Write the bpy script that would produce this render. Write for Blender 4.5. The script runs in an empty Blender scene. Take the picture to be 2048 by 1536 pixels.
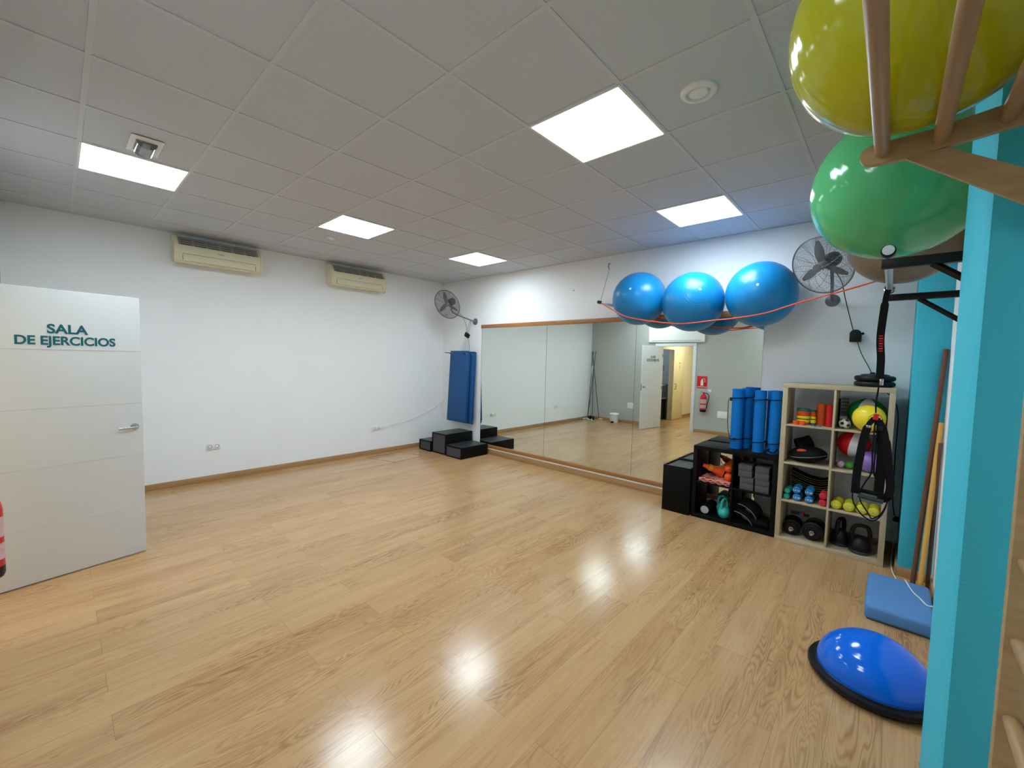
import bpy, bmesh, math, random
from mathutils import Vector, Matrix, Euler
random.seed(7)
SC = bpy.context.scene
COL = SC.collection
PI = math.pi
def lin(c):
    return tuple(((v/255)/12.92 if v/255 <= .04045 else ((v/255+.055)/1.055)**2.4) for v in c)

# ------------------------------------------------------------------ camera, world, light
H = 3.018          # ceiling height
L = 5.30           # distance between the mirror wall (y=0) and the back wall (y=-L)
XR = 6.62          # right wall
GX, GY = 1.6212, -3.0194   # ceiling grid origin
cd = bpy.data.cameras.new('camera'); cam = bpy.data.objects.new('camera', cd); COL.objects.link(cam)
cd.sensor_width = 36; cd.lens = 830.49/2048*36; cd.clip_start = .02; cd.clip_end = 60
_r = Vector((0.73781105, 0.67462532, 0.02270547)); _u = Vector((-0.05682464, 0.02855859, 0.99797563)); _f = Vector((-0.67261119, 0.73760768, -0.05940619))
M = Matrix(((_r.x, _u.x, -_f.x), (_r.y, _u.y, -_f.y), (_r.z, _u.z, -_f.z))).to_4x4()
M.translation = Vector((6.3095, -4.9596, 1.6279)); cam.matrix_world = M
SC.camera = cam
SC.view_settings.view_transform = 'Standard'; SC.view_settings.look = 'None'
SC.view_settings.exposure = 0.0; SC.view_settings.gamma = 1; SC.view_settings.use_curve_mapping = False
W = bpy.data.worlds.new('world'); SC.world = W; W.use_nodes = True
W.node_tree.nodes['Background'].inputs[0].default_value = (.55, .65, .8, 1)
W.node_tree.nodes['Background'].inputs[1].default_value = .15
PANEL = 30.5        # strength of the ceiling panels
PANEL_COL = (.80, .93, 1.0)

# ------------------------------------------------------------------ materials
MATS = {}
def mat(name, rgb, rough=.6, metal=0, var=.06, scale=8, bump=0, bscale=60, spec=.5, coat=0, alpha=None, emit=None, estr=0, trans=0, ior=1.45):
    if name in MATS: return MATS[name]
    m = bpy.data.materials.new(name); m.use_nodes = True; nt = m.node_tree; b = nt.nodes['Principled BSDF']
    c = lin(rgb)
    tc = nt.nodes.new('ShaderNodeTexCoord'); n = nt.nodes.new('ShaderNodeTexNoise'); n.inputs['Scale'].default_value = scale; n.inputs['Detail'].default_value = 3
    nt.links.new(tc.outputs['Object'], n.inputs['Vector'])
    mx = nt.nodes.new('ShaderNodeMix'); mx.data_type = 'RGBA'
    mx.inputs['A'].default_value = (*[v*(1-var) for v in c], 1); mx.inputs['B'].default_value = (*[min(1, v*(1+var)) for v in c], 1)
    nt.links.new(n.outputs['Fac'], mx.inputs['Factor']); nt.links.new(mx.outputs['Result'], b.inputs['Base Color'])
    b.inputs['Roughness'].default_value = rough; b.inputs['Metallic'].default_value = metal
    b.inputs['Specular IOR Level'].default_value = spec; b.inputs['Coat Weight'].default_value = coat
    b.inputs['IOR'].default_value = ior
    if coat: b.inputs['Coat Roughness'].default_value = .08
    if trans: b.inputs['Transmission Weight'].default_value = trans
    if emit: b.inputs['Emission Color'].default_value = (*emit, 1); b.inputs['Emission Strength'].default_value = estr
    if bump:
        n2 = nt.nodes.new('ShaderNodeTexNoise'); n2.inputs['Scale'].default_value = bscale; n2.inputs['Detail'].default_value = 2
        nt.links.new(tc.outputs['Object'], n2.inputs['Vector'])
        bp = nt.nodes.new('ShaderNodeBump'); bp.inputs['Strength'].default_value = bump; bp.inputs['Distance'].default_value = .004
        nt.links.new(n2.outputs['Fac'], bp.inputs['Height']); nt.links.new(bp.outputs['Normal'], b.inputs['Normal'])
    MATS[name] = m; return m

def math_node(nt, op, a, b=None, c=None):
    n = nt.nodes.new('ShaderNodeMath'); n.operation = op
    for i, v in enumerate((a, b, c)):
        if v is None: continue
        if isinstance(v, (int, float)): n.inputs[i].default_value = v
        else: nt.links.new(v, n.inputs[i])
    return n.outputs[0]

def wood_floor():
    m = bpy.data.materials.new('oak_laminate'); m.use_nodes = True; nt = m.node_tree; b = nt.nodes['Principled BSDF']; lk = nt.links.new
    g = nt.nodes.new('ShaderNodeTexCoord'); sp = nt.nodes.new('ShaderNodeSeparateXYZ'); lk(g.outputs['Object'], sp.inputs[0])
    X, Y = sp.outputs[0], sp.outputs[1]
    cb = nt.nodes.new('ShaderNodeCombineXYZ'); lk(Y, cb.inputs[0]); lk(X, cb.inputs[1])
    br = nt.nodes.new('ShaderNodeTexBrick'); lk(cb.outputs[0], br.inputs['Vector'])
    br.inputs['Color1'].default_value = (0, 0, 0, 1); br.inputs['Color2'].default_value = (1, 1, 1, 1); br.inputs['Mortar'].default_value = (.5, .5, .5, 1)
    br.inputs['Scale'].default_value = 1; br.inputs['Mortar Size'].default_value = .0009; br.inputs['Mortar Smooth'].default_value = .4; br.inputs['Bias'].default_value = 0
    br.inputs['Brick Width'].default_value = 1.21; br.inputs['Row Height'].default_value = .182; br.offset = .37; br.offset_frequency = 2
    rnd = nt.nodes.new('ShaderNodeSeparateColor'); lk(br.outputs['Color'], rnd.inputs[0]); R_ = rnd.outputs[0]
    off = math_node(nt, 'MULTIPLY', R_, 37.0)
    # cathedral grain: isolines of a stretched noise
    v1 = nt.nodes.new('ShaderNodeCombineXYZ'); lk(math_node(nt, 'MULTIPLY', X, 8.5), v1.inputs[0]); lk(math_node(nt, 'MULTIPLY', Y, 1.0), v1.inputs[1]); lk(off, v1.inputs[2])
    n1 = nt.nodes.new('ShaderNodeTexNoise'); n1.inputs['Scale'].default_value = 1; n1.inputs['Detail'].default_value = 2.2; n1.inputs['Roughness'].default_value = .45; n1.inputs['Distortion'].default_value = .5; lk(v1.outputs[0], n1.inputs['Vector'])
    s1 = math_node(nt, 'SINE', math_node(nt, 'MULTIPLY', n1.outputs['Fac'], 165))
    rings = math_node(nt, 'POWER', math_node(nt, 'MULTIPLY_ADD', s1, .5, .5), 1.6)
    # where the rings show
    v3 = nt.nodes.new('ShaderNodeCombineXYZ'); lk(math_node(nt, 'MULTIPLY', X, 5), v3.inputs[0]); lk(math_node(nt, 'MULTIPLY', Y, 1.1), v3.inputs[1]); lk(math_node(nt, 'ADD', off, 9), v3.inputs[2])
    n3 = nt.nodes.new('ShaderNodeTexNoise'); n3.inputs['Scale'].default_value = 1; n3.inputs['Detail'].default_value = 3; lk(v3.outputs[0], n3.inputs['Vector'])
    mr = nt.nodes.new('ShaderNodeMapRange'); lk(n3.outputs['Fac'], mr.inputs[0]); mr.inputs[1].default_value = .42; mr.inputs[2].default_value = .68; mr.inputs[3].default_value = .12; mr.inputs[4].default_value = 1
    # fine streaks
    v2 = nt.nodes.new('ShaderNodeCombineXYZ'); lk(math_node(nt, 'MULTIPLY', X, 90), v2.inputs[0]); lk(math_node(nt, 'MULTIPLY', Y, 3.2), v2.inputs[1]); lk(off, v2.inputs[2])
    n2 = nt.nodes.new('ShaderNodeTexNoise'); n2.inputs['Scale'].default_value = 1; n2.inputs['Detail'].default_value = 3; lk(v2.outputs[0], n2.inputs['Vector'])
    v4 = nt.nodes.new('ShaderNodeCombineXYZ'); lk(math_node(nt, 'MULTIPLY', X, 14), v4.inputs[0]); lk(math_node(nt, 'MULTIPLY', Y, 1.3), v4.inputs[1]); lk(off, v4.inputs[2])
    n4 = nt.nodes.new('ShaderNodeTexNoise'); n4.inputs['Scale'].default_value = 1; n4.inputs['Detail'].default_value = 4; lk(v4.outputs[0], n4.inputs['Vector'])
    ringamt = math_node(nt, 'MULTIPLY', rings, mr.outputs[0])
    t = math_node(nt, 'MULTIPLY', ringamt, .42)
    t = math_node(nt, 'ADD', t, math_node(nt, 'MULTIPLY', math_node(nt, 'SUBTRACT', n2.outputs['Fac'], .5), .55))
    t = math_node(nt, 'ADD', t, math_node(nt, 'MULTIPLY', math_node(nt, 'SUBTRACT', n4.outputs['Fac'], .5), .6))
    t = math_node(nt, 'ADD', t, math_node(nt, 'MULTIPLY', math_node(nt, 'SUBTRACT', R_, .5), .22))
    t = math_node(nt, 'ADD', t, .36)
    cr = nt.nodes.new('ShaderNodeValToRGB'); lk(t, cr.inputs[0])
    cr.color_ramp.elements[0].position = 0; cr.color_ramp.elements[0].color = (*lin((198, 160, 116)), 1)
    cr.color_ramp.elements[1].position = 1; cr.color_ramp.elements[1].color = (*lin((140, 98, 63)), 1)
    e = cr.color_ramp.elements.new(.45); e.color = (*lin((181, 141, 98)), 1)
    mo = nt.nodes.new('ShaderNodeMix'); mo.data_type = 'RGBA'; lk(br.outputs['Fac'], mo.inputs['Factor']); lk(cr.outputs[0], mo.inputs['A']); mo.inputs['B'].default_value = (*lin((140, 103, 70)), 1)
    lk(mo.outputs['Result'], b.inputs['Base Color'])
    b.inputs['Roughness'].default_value = .27; b.inputs['Specular IOR Level'].default_value = .5
    rr = math_node(nt, 'MULTIPLY_ADD', n2.outputs['Fac'], .10, .135); lk(rr, b.inputs['Roughness'])
    bp = nt.nodes.new('ShaderNodeBump'); bp.inputs['Strength'].default_value = .05; bp.inputs['Distance'].default_value = .001
    lk(math_node(nt, 'ADD', n2.outputs['Fac'], math_node(nt, 'MULTIPLY', br.outputs['Fac'], -1.0)), bp.inputs['Height']); lk(bp.outputs['Normal'], b.inputs['Normal'])
    return m
def wood(name, rgb, axis=0, dark=.75, rough=.45, sc=1.0, spec=.5):
    if name in MATS: return MATS[name]
    m = bpy.data.materials.new(name); m.use_nodes = True; nt = m.node_tree; b = nt.nodes['Principled BSDF']; lk = nt.links.new
    tc = nt.nodes.new('ShaderNodeTexCoord'); mp = nt.nodes.new('ShaderNodeMapping'); lk(tc.outputs['Object'], mp.inputs[0])
    s = [40*sc, 40*sc, 40*sc]; s[axis] = 2.5*sc; mp.inputs['Scale'].default_value = s
    n = nt.nodes.new('ShaderNodeTexNoise'); n.inputs['Scale'].default_value = 1; n.inputs['Detail'].default_value = 4; lk(mp.outputs[0], n.inputs['Vector'])
    cr = nt.nodes.new('ShaderNodeValToRGB'); lk(n.outputs['Fac'], cr.inputs[0]); c = lin(rgb)
    cr.color_ramp.elements[0].position = .3; cr.color_ramp.elements[0].color = (*[v*dark for v in c], 1)
    cr.color_ramp.elements[1].position = .7; cr.color_ramp.elements[1].color = (*[min(1, v*1.08) for v in c], 1)
    lk(cr.outputs[0], b.inputs['Base Color']); b.inputs['Roughness'].default_value = rough; b.inputs['Specular IOR Level'].default_value = spec
    MATS[name] = m; return m

WALL = mat('wall_paint', (240, 241, 242), .85, var=.02, scale=3, bump=.25, bscale=140)
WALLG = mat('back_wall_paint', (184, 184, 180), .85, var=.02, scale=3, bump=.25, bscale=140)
TEAL = mat('turquoise_paint', (62, 184, 208), .75, var=.04, scale=5, bump=.35, bscale=120)
CREAM = mat('cream_paint', (236, 226, 196), .8, var=.02)
TILE = mat('ceiling_tile', (200, 204, 211), .95, var=.05, scale=160, bump=.25, bscale=300)
TBAR = mat('ceiling_bar', (204, 206, 211), .6, var=.02)
SKIRT = wood('skirting_oak', (176, 136, 92), 0, .85)
SKIRTY = wood('skirting_oak_lengthwise', (176, 136, 92), 1, .85)
TRIM = wood('honey_trim', (166, 112, 62), 0, .8)
FLOOR = wood_floor()
WHITE = mat('white_plastic', (235, 235, 233), .4, var=.01)
DOORW = mat('white_lacquer', (224, 226, 226), .45, var=.01)
CREAMP = mat('aged_plastic', (232, 224, 192), .45, var=.03)
GREYP = mat('grey_grille_plastic', (150, 148, 140), .6)
DARK = mat('dark_gap', (28, 28, 28), .8)
CHROME = mat('brushed_steel', (190, 190, 190), .25, 1)
STEELG = mat('grey_coated_wire', (118, 120, 124), .45, .5)
BLADE = mat('grey_blade', (142, 142, 146), .5, .2)
BLACKW = wood('black_brown_board', (12, 11, 11), 2, .8, .5, 1, .14)
BLACKP = mat('black_plastic', (14, 14, 15), .42, var=.1, spec=.35)
BLACKF = mat('black_foam', (18, 19, 21), .85, var=.1, bump=.3, spec=.2)
BLACKS = mat('black_satin', (9, 9, 10), .7, spec=.2)
RUBBER = mat('black_rubber', (17, 18, 20), .5, bump=.2, spec=.4)
GREYTOP = mat('charcoal_grip_sheet', (48, 50, 54), .35, var=.1, bump=.4, bscale=400)
OAKP = wood('pale_oak_foil', (184, 168, 138), 0, .9, .5)
OAKV = wood('pale_oak_foil_upright', (184, 168, 138), 2, .9, .5)
BEECH = wood('beech', (170, 142, 100), 0, .86, .4)
BEECHY = wood('beech_rod', (160, 128, 90), 1, .86, .38)
BLUEM = mat('blue_foam_mat', (2, 150, 238), .6, var=.04, bump=.15, bscale=300)
BLUEH = mat('navy_foam_mat', (18, 78, 134), .55, var=.04)
GREYB = mat('grey_foam_block', (84, 84, 84), .85, var=.05)
TEALK = mat('teal_vinyl', (60, 188, 176), .35)
BLUED = mat('blue_neoprene', (24, 122, 184), .5)
REDD = mat('red_neoprene', (206, 44, 56), .5)
YELD = mat('yellow_neoprene', (208, 200, 34), .5)
GRND = mat('green_neoprene', (40, 150, 130), .5)
ORANGE = mat('orange_plastic', (244, 88, 22), .4)
ORANGER = mat('orange_red_foam', (206, 74, 26), .5)
YELP = mat('yellow_plastic', (232, 216, 30), .4)
DGREEN = mat('dark_green_foam', (34, 92, 72), .5)
REDP = mat('red_vinyl', (206, 28, 34), .3)
PINK = mat('salmon_cloth', (226, 140, 124), .9, var=.1, bump=.5)
PURPLE = mat('purple_vinyl', (132, 104, 178), .35)
WHITEV = mat('white_vinyl', (226, 226, 228), .3)
GREENV = mat('green_vinyl', (20, 130, 62), .3)
YELV = mat('yellow_rubber', (238, 214, 44), .35)
REDCORD = mat('orange_red_cord', (232, 84, 48), .6)
BROWNW = wood('dark_stick', (104, 68, 48), 2, .8, .5)
YELW = wood('yellow_stick', (224, 172, 84), 2, .88, .5)
BLOCKB = mat('dusty_blue_foam', (84, 134, 188), .7, var=.04, bump=.15, bscale=250)
REDEX = mat('extinguisher_red', (196, 26, 34), .3)
LABELW = mat('label_white', (230, 228, 224), .5)
TEXTT = mat('teal_lettering', (20, 110, 124), .5)
GREYPATCH = mat('grey_patch', (150, 150, 152), .5)

def ball_mat(name, rgb, rough=.22, axis=(0, 0, 1), ridges=70, trans=0.0, bump=.35, sss=0):
    # inflatable ball vinyl with fine moulded ridges around its axis
    if name in MATS: return MATS[name]
    m = mat(name, rgb, rough, var=.05, scale=3); nt = m.node_tree; lk = nt.links.new; b = nt.nodes['Principled BSDF']
    tc = nt.nodes.new('ShaderNodeTexCoord'); wv = nt.nodes.new('ShaderNodeTexWave'); wv.wave_type = 'BANDS'; wv.bands_direction = 'Z'
    wv.inputs['Scale'].default_value = ridges; wv.inputs['Distortion'].default_value = 0
    lk(tc.outputs['Object'], wv.inputs['Vector'])
    bp = nt.nodes.new('ShaderNodeBump'); bp.inputs['Strength'].default_value = bump; bp.inputs['Distance'].default_value = .0012
    lk(wv.outputs['Fac'], bp.inputs['Height']); lk(bp.outputs['Normal'], b.inputs['Normal'])
    if sss: b.inputs['Subsurface Weight'].default_value = sss; b.inputs['Subsurface Radius'].default_value = (.1, .1, .1); b.inputs['Subsurface Scale'].default_value = .5
    return m
YBALL = ball_mat('lime_ball_vinyl', (178, 178, 20), .14, ridges=9, bump=.5)
GBALL = ball_mat('green_ball_vinyl', (84, 180, 116), .14, ridges=9, bump=.4)
TBALL = ball_mat('taupe_ball_vinyl', (122, 108, 88), .3, ridges=24)
BBALL = ball_mat('blue_ball_vinyl', (20, 132, 196), .3, ridges=26)
DOME = ball_mat('blue_dome_vinyl', (4, 100, 218), .12, ridges=16, bump=.25)

def beach(name, rgb):
    # two-colour gores around the ball's Z axis
    m = mat(name, rgb, .25, var=.03); nt = m.node_tree; lk = nt.links.new; b = nt.nodes['Principled BSDF']
    tc = nt.nodes.new('ShaderNodeTexCoord'); sp = nt.nodes.new('ShaderNodeSeparateXYZ'); lk(tc.outputs['Object'], sp.inputs[0])
    a = math_node(nt, 'ARCTAN2', sp.outputs[1], sp.outputs[0]); a = math_node(nt, 'MULTIPLY', a, 6/(2*PI)); a = math_node(nt, 'ADD', a, 10)
    s = math_node(nt, 'GREATER_THAN', math_node(nt, 'MODULO', a, 2), 1)
    mx = nt.nodes.new('ShaderNodeMix'); mx.data_type = 'RGBA'; lk(s, mx.inputs['Factor']); mx.inputs['A'].default_value = (*lin(rgb), 1); mx.inputs['B'].default_value = (*lin((226, 226, 230)), 1)
    lk(mx.outputs['Result'], b.inputs['Base Color']); return m
BEACHG = beach('green_white_ball', (16, 130, 60)); BEACHR = beach('red_white_ball', (206, 22, 40))

def mirror_mat():
    m = bpy.data.materials.new('silvered_glass'); m.use_nodes = True; b = m.node_tree.nodes['Principled BSDF']
    b.inputs['Base Color'].default_value = (.80, .86, .82, 1); b.inputs['Metallic'].default_value = 1; b.inputs['Roughness'].default_value = 0.0
    b.inputs['Specular Tint'].default_value = (.80, .86, .82, 1)
    return m
MIRROR = mirror_mat()
def glow(name, col, s):
    m = bpy.data.materials.new(name); m.use_nodes = True; b = m.node_tree.nodes['Principled BSDF']
    b.inputs['Base Color'].default_value = (.9, .9, .9, 1); b.inputs['Emission Color'].default_value = (*col, 1); b.inputs['Emission Strength'].default_value = s
    return m
PANELM = glow('lit_panel', PANEL_COL, PANEL)
# prismatic diffuser: the panel gives off more light straight down than sideways
_nt = PANELM.node_tree; _g = _nt.nodes.new('ShaderNodeNewGeometry'); _d = _nt.nodes.new('ShaderNodeVectorMath'); _d.operation = 'DOT_PRODUCT'
_nt.links.new(_g.outputs['Normal'], _d.inputs[0]); _nt.links.new(_g.outputs['Incoming'], _d.inputs[1])
_nt.links.new(math_node(_nt, 'MULTIPLY', math_node(_nt, 'POWER', math_node(_nt, 'ABSOLUTE', _d.outputs['Value']), .2), PANEL), _nt.nodes['Principled BSDF'].inputs['Emission Strength'])

# ------------------------------------------------------------------ mesh helpers
class MB:
    def __init__(s): s.bm = bmesh.new()
    def _new(s, vs, faces):
        v = [s.bm.verts.new(p) for p in vs]
        for f in faces:
            try: s.bm.faces.new([v[i] for i in f])
            except ValueError: pass
        return v
    def box(s, c, d, rot=None, bev=0, seg=2):
        b2 = bmesh.new(); bmesh.ops.create_cube(b2, size=1)
        for v in b2.verts: v.co = Vector((v.co.x*d[0], v.co.y*d[1], v.co.z*d[2]))
        if bev: bmesh.ops.bevel(b2, geom=b2.edges[:]+b2.verts[:], offset=bev, segments=seg, affect='EDGES', profile=.5)
        T = Matrix.Translation(c) @ (Euler(rot).to_matrix().to_4x4() if rot else Matrix.Identity(4))
        s.merge(b2, T); return s
    def merge(s, b2, T=None):
        me = bpy.data.meshes.new('t'); b2.to_mesh(me); b2.free()
        if T is not None: me.transform(T)
        s.bm.from_mesh(me); bpy.data.meshes.remove(me); return s
    def bx(s, x0, x1, y0, y1, z0, z1, bev=0, seg=2):
        return s.box(((x0+x1)/2, (y0+y1)/2, (z0+z1)/2), (x1-x0, y1-y0, z1-z0), None, bev, seg)
    def tube(s, pts, r, n=8, cap=True, closed=False):
        pts = [Vector(p) for p in pts]; N = len(pts); rs = r if isinstance(r, (list, tuple)) else [r]*N
        rings = []; up = None
        for i, p in enumerate(pts):
            if closed: t = pts[(i+1) % N]-pts[i-1]
            else: t = pts[min(i+1, N-1)]-pts[max(i-1, 0)]
            t.normalize()
            if up is None: up = Vector((0, 0, 1)) if abs(t.z) < .9 else Vector((1, 0, 0))
            a = t.cross(up)
            if a.length < 1e-5: a = t.cross(Vector((0, 1, 0)))
            a.normalize(); b = a.cross(t); up = b
            rings.append([s.bm.verts.new(p+(a*math.cos(2*PI*k/n)+b*math.sin(2*PI*k/n))*rs[i]) for k in range(n)])
        M_ = N if closed else N-1
        for i in range(M_):
            A, B = rings[i], rings[(i+1) % N]
            for k in range(n): s.bm.faces.new((A[k], A[(k+1) % n], B[(k+1) % n], B[k]))
        if cap and not closed:
            s.bm.faces.new(rings[0][::-1]); s.bm.faces.new(rings[-1])
        return s
    def cyl(s, a, b, r, r2=None, n=24): return s.tube([a, b], [r, r if r2 is None else r2], n)
    def lathe(s, prof, c=(0, 0, 0), n=32, T=None, sx=1, sy=1):
        b2 = bmesh.new(); rings = []
        for r, z in prof:
            if r < 1e-6: rings.append([b2.verts.new((0, 0, z))])
            else: rings.append([b2.verts.new((r*sx*math.cos(2*PI*k/n), r*sy*math.sin(2*PI*k/n), z)) for k in range(n)])
        for A, B in zip(rings, rings[1:]):
            for k in range(n):
                if len(A) == 1 and len(B) == 1: continue
                if len(A) == 1: b2.faces.new((A[0], B[k], B[(k+1) % n]))
                elif len(B) == 1: b2.faces.new((A[k], A[(k+1) % n], B[0]))
                else: b2.faces.new((A[k], A[(k+1) % n], B[(k+1) % n], B[k]))
        if len(rings[0]) > 1: b2.faces.new(rings[0][::-1])
        if len(rings[-1]) > 1: b2.faces.new(rings[-1])
        s.merge(b2, Matrix.Translation(c) @ (T if T is not None else Matrix.Identity(4))); return s
    def sphere(s, c, r, n=48, m=28, sc=(1, 1, 1), T=None):
        b2 = bmesh.new(); bmesh.ops.create_uvsphere(b2, u_segments=n, v_segments=m, radius=r)
        for v in b2.verts: v.co = Vector((v.co.x*sc[0], v.co.y*sc[1], v.co.z*sc[2]))
        s.merge(b2, Matrix.Translation(c) @ (T if T is not None else Matrix.Identity(4))); return s
    def strip(s, pts, w, t, wdir=(1, 0, 0)):
        # flat strap along pts: width w along wdir, thickness t
        pts = [Vector(p) for p in pts]; wd = Vector(wdir); N = len(pts); rings = []
        ws = w if isinstance(w, (list, tuple)) else [w]*N
        for i, p in enumerate(pts):
            d = (pts[min(i+1, N-1)]-pts[max(i-1, 0)]).normalized(); nn = d.cross(wd).normalized(); wv = nn.cross(d).normalized()
            rings.append([s.bm.verts.new(p+wv*a*ws[i]/2+nn*b*t/2) for a, b in ((-1, -1), (1, -1), (1, 1), (-1, 1))])
        for A, B in zip(rings, rings[1:]):
            for k in range(4): s.bm.faces.new((A[k], A[(k+1) % 4], B[(k+1) % 4], B[k]))
        s.bm.faces.new(rings[0][::-1]); s.bm.faces.new(rings[-1]); return s
    def prism(s, poly, h, T=None, bev=0):
        b2 = bmesh.new(); A = [b2.verts.new((x, y, 0)) for x, y in poly]; B = [b2.verts.new((x, y, h)) for x, y in poly]
        b2.faces.new(A[::-1]); b2.faces.new(B); n = len(poly)
        for i in range(n): b2.faces.new((A[i], A[(i+1) % n], B[(i+1) % n], B[i]))
        if bev: bmesh.ops.bevel(b2, geom=[e for e in b2.edges], offset=bev, segments=2, affect='EDGES')
        s.merge(b2, T); return s
    def build(s, name, m, parent=None, T=None, smooth=True, ang=38):
        bmesh.ops.recalc_face_normals(s.bm, faces=s.bm.faces[:])
        me = bpy.data.meshes.new(name); s.bm.to_mesh(me); s.bm.free()
        if T is not None: me.transform(T)
        if smooth:
            for p in me.polygons: p.use_smooth = True
            me.set_sharp_from_angle(angle=math.radians(ang))
        me.materials.append(m)
        o = bpy.data.objects.new(name, me); COL.objects.link(o)
        if parent is not None: o.parent = parent
        return o
def thing(name, label, cat, loc=(0, 0, 0), rot=(0, 0, 0), group=None):
    o = bpy.data.objects.new(name, None); COL.objects.link(o); o.location = loc; o.rotation_euler = rot; o.empty_display_size = .05
    return tag(o, label, cat, group)
def tag(o, label, cat, group=None):
    o['label'] = label; o['category'] = cat
    if group: o['group'] = group
    return o
def struct(o): o['kind'] = 'structure'; return o
def copy_tree(o, parent=None):
    c = o.copy(); COL.objects.link(c)
    if parent is not None: c.parent = parent
    for ch in list(o.children): copy_tree(ch, c)
    return c
def dup(o, loc, label, rot=None, group=None):
    c = copy_tree(o); c.location = loc; c['label'] = label
    if rot is not None: c.rotation_euler = rot
    if group: c['group'] = group
    return c
def text(body, size, m, parent=None, T=None, ext=.0008, bold=0, name='lettering', align='CENTER', sx=1, spacing=1):
    cu = bpy.data.curves.new('txt', 'FONT'); cu.body = body; cu.size = size; cu.extrude = ext; cu.offset = bold; cu.align_x = align; cu.space_character = spacing
    o = bpy.data.objects.new('txt', cu); COL.objects.link(o); bpy.context.view_layer.update()
    me = bpy.data.meshes.new_from_object(o.evaluated_get(bpy.context.evaluated_depsgraph_get()))
    bpy.data.objects.remove(o); bpy.data.curves.remove(cu); me.name = name
    me.transform(Matrix.Diagonal((sx, 1, 1, 1)))
    if T is not None: me.transform(T)
    me.materials.clear(); me.materials.append(m)
    o = bpy.data.objects.new(name, me); COL.objects.link(o)
    if parent is not None: o.parent = parent
    return o
def frame(o, x, y, z=None):
    # matrix whose local X, Y axes are the given vectors
    x = Vector(x).normalized(); y = Vector(y).normalized(); z = x.cross(y)
    T = Matrix((x, y, z)).transposed().to_4x4(); T.translation = Vector(o); return T
def axis_frame(o, n, upish=(0, 0, 1)):
    z = Vector(n).normalized(); x = Vector(upish).cross(z)
    if x.length < 1e-4: x = Vector((1, 0, 0))
    x.normalize(); y = z.cross(x); T = Matrix((x, y, z)).transposed().to_4x4(); T.translation = Vector(o); return T
def catmull(pts, k=8):
    P = [Vector(p) for p in pts]; P = [P[0]*2-P[1]]+P+[P[-1]*2-P[-2]]; out = []
    for i in range(1, len(P)-2):
        for j in range(k):
            t = j/k; a, b, c, d = P[i-1], P[i], P[i+1], P[i+2]
            out.append(.5*((2*b)+(c-a)*t+(2*a-5*b+4*c-d)*t*t+(3*b-a-3*c+d)*t**3))
    out.append(P[-2]); return out

# ------------------------------------------------------------------ room shell
struct(MB().bx(-.1, XR+.25, -8.9, .15, -.12, 0).build('floor', FLOOR))
struct(MB().bx(-.15, 0, -L-.15, .15, 0, H+.1).build('wall_left', WALL))
struct(MB().bx(0, XR+.2, 0, .15, 0, H+.1).build('wall_front', WALL))
struct(MB().bx(XR, XR+.2, -L-.15, 0, 0, H+.1).build('wall_right', WALL))
DX0, DX1, DZ = 2.01, 2.80, 2.04     # doorway in the back wall
bw = MB(); bw.bx(-.15, DX0-.03, -L-.15, -L, 0, H+.1); bw.bx(DX1+.03, XR+.2, -L-.15, -L, 0, H+.1); bw.bx(DX0-.03, DX1+.03, -L-.15, -L, DZ+.03, H+.1)
struct(bw.build('wall_back', WALLG))
struct(MB().bx(6.43, XR, -.54, 0, 0, H, .006).build('wall_right_column', TEAL))
pl = MB(); pl.prism([(6.479, -2.70), (6.479, -3.168), (6.491, -3.192), (XR, -3.192), (XR, -2.70)], H, Matrix.Identity(4))
struct(pl.build('wall_right_pillar', TEAL))
# ceiling tiles on an exposed grid; panel cells left open
LIGHTS = [(0, -3), (0, 0), (0, 3), (5, -3), (5, 0), (5, 3)]
ce = MB()
i0, i1, j0, j1 = -3, 9, -4, 6
def cell(i, j): return GX+.6*i, GY+.6*j
for i in range(i0, i1):
    for j in range(j0, j1):
        if (i, j) in LIGHTS: continue
        x, y = cell(i, j)
        xa, xb, ya, yb = max(x, 0), min(x+.6, XR), max(y, -L), min(y+.6, 0)
        if xb-xa > .02 and yb-ya > .02: ce.bx(xa, xb, ya, yb, H+.0045, H+.02)
ce_o = struct(ce.build('ceiling', TILE, smooth=False))
cb_ = MB()
for i in range(i0, i1+1):
    x = GX+.6*i
    if .02 < x < XR-.02: cb_.bx(x-.012, x+.012, -L, 0, H, H+.0042)
for j in range(j0, j1+1):
    y = GY+.6*j
    if -L+.02 < y < -.02: cb_.bx(0, XR, y-.012, y+.012, H+.0003, H+.0043)
# perimeter angle
cb_.bx(0, .022, -L, 0, H, H+.006); cb_.bx(XR-.022, XR, -L, 0, H, H+.006); cb_.bx(0, XR, -.022, 0, H, H+.006); cb_.bx(0, XR, -L, -L+.022, H, H+.006)
cb_.build('grid', TBAR, ce_o, smooth=False)
struct(MB().bx(-.15, XR+.2, -L-.15, .15, H+.1, H+.2).build('ceiling_void', TBAR))
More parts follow.
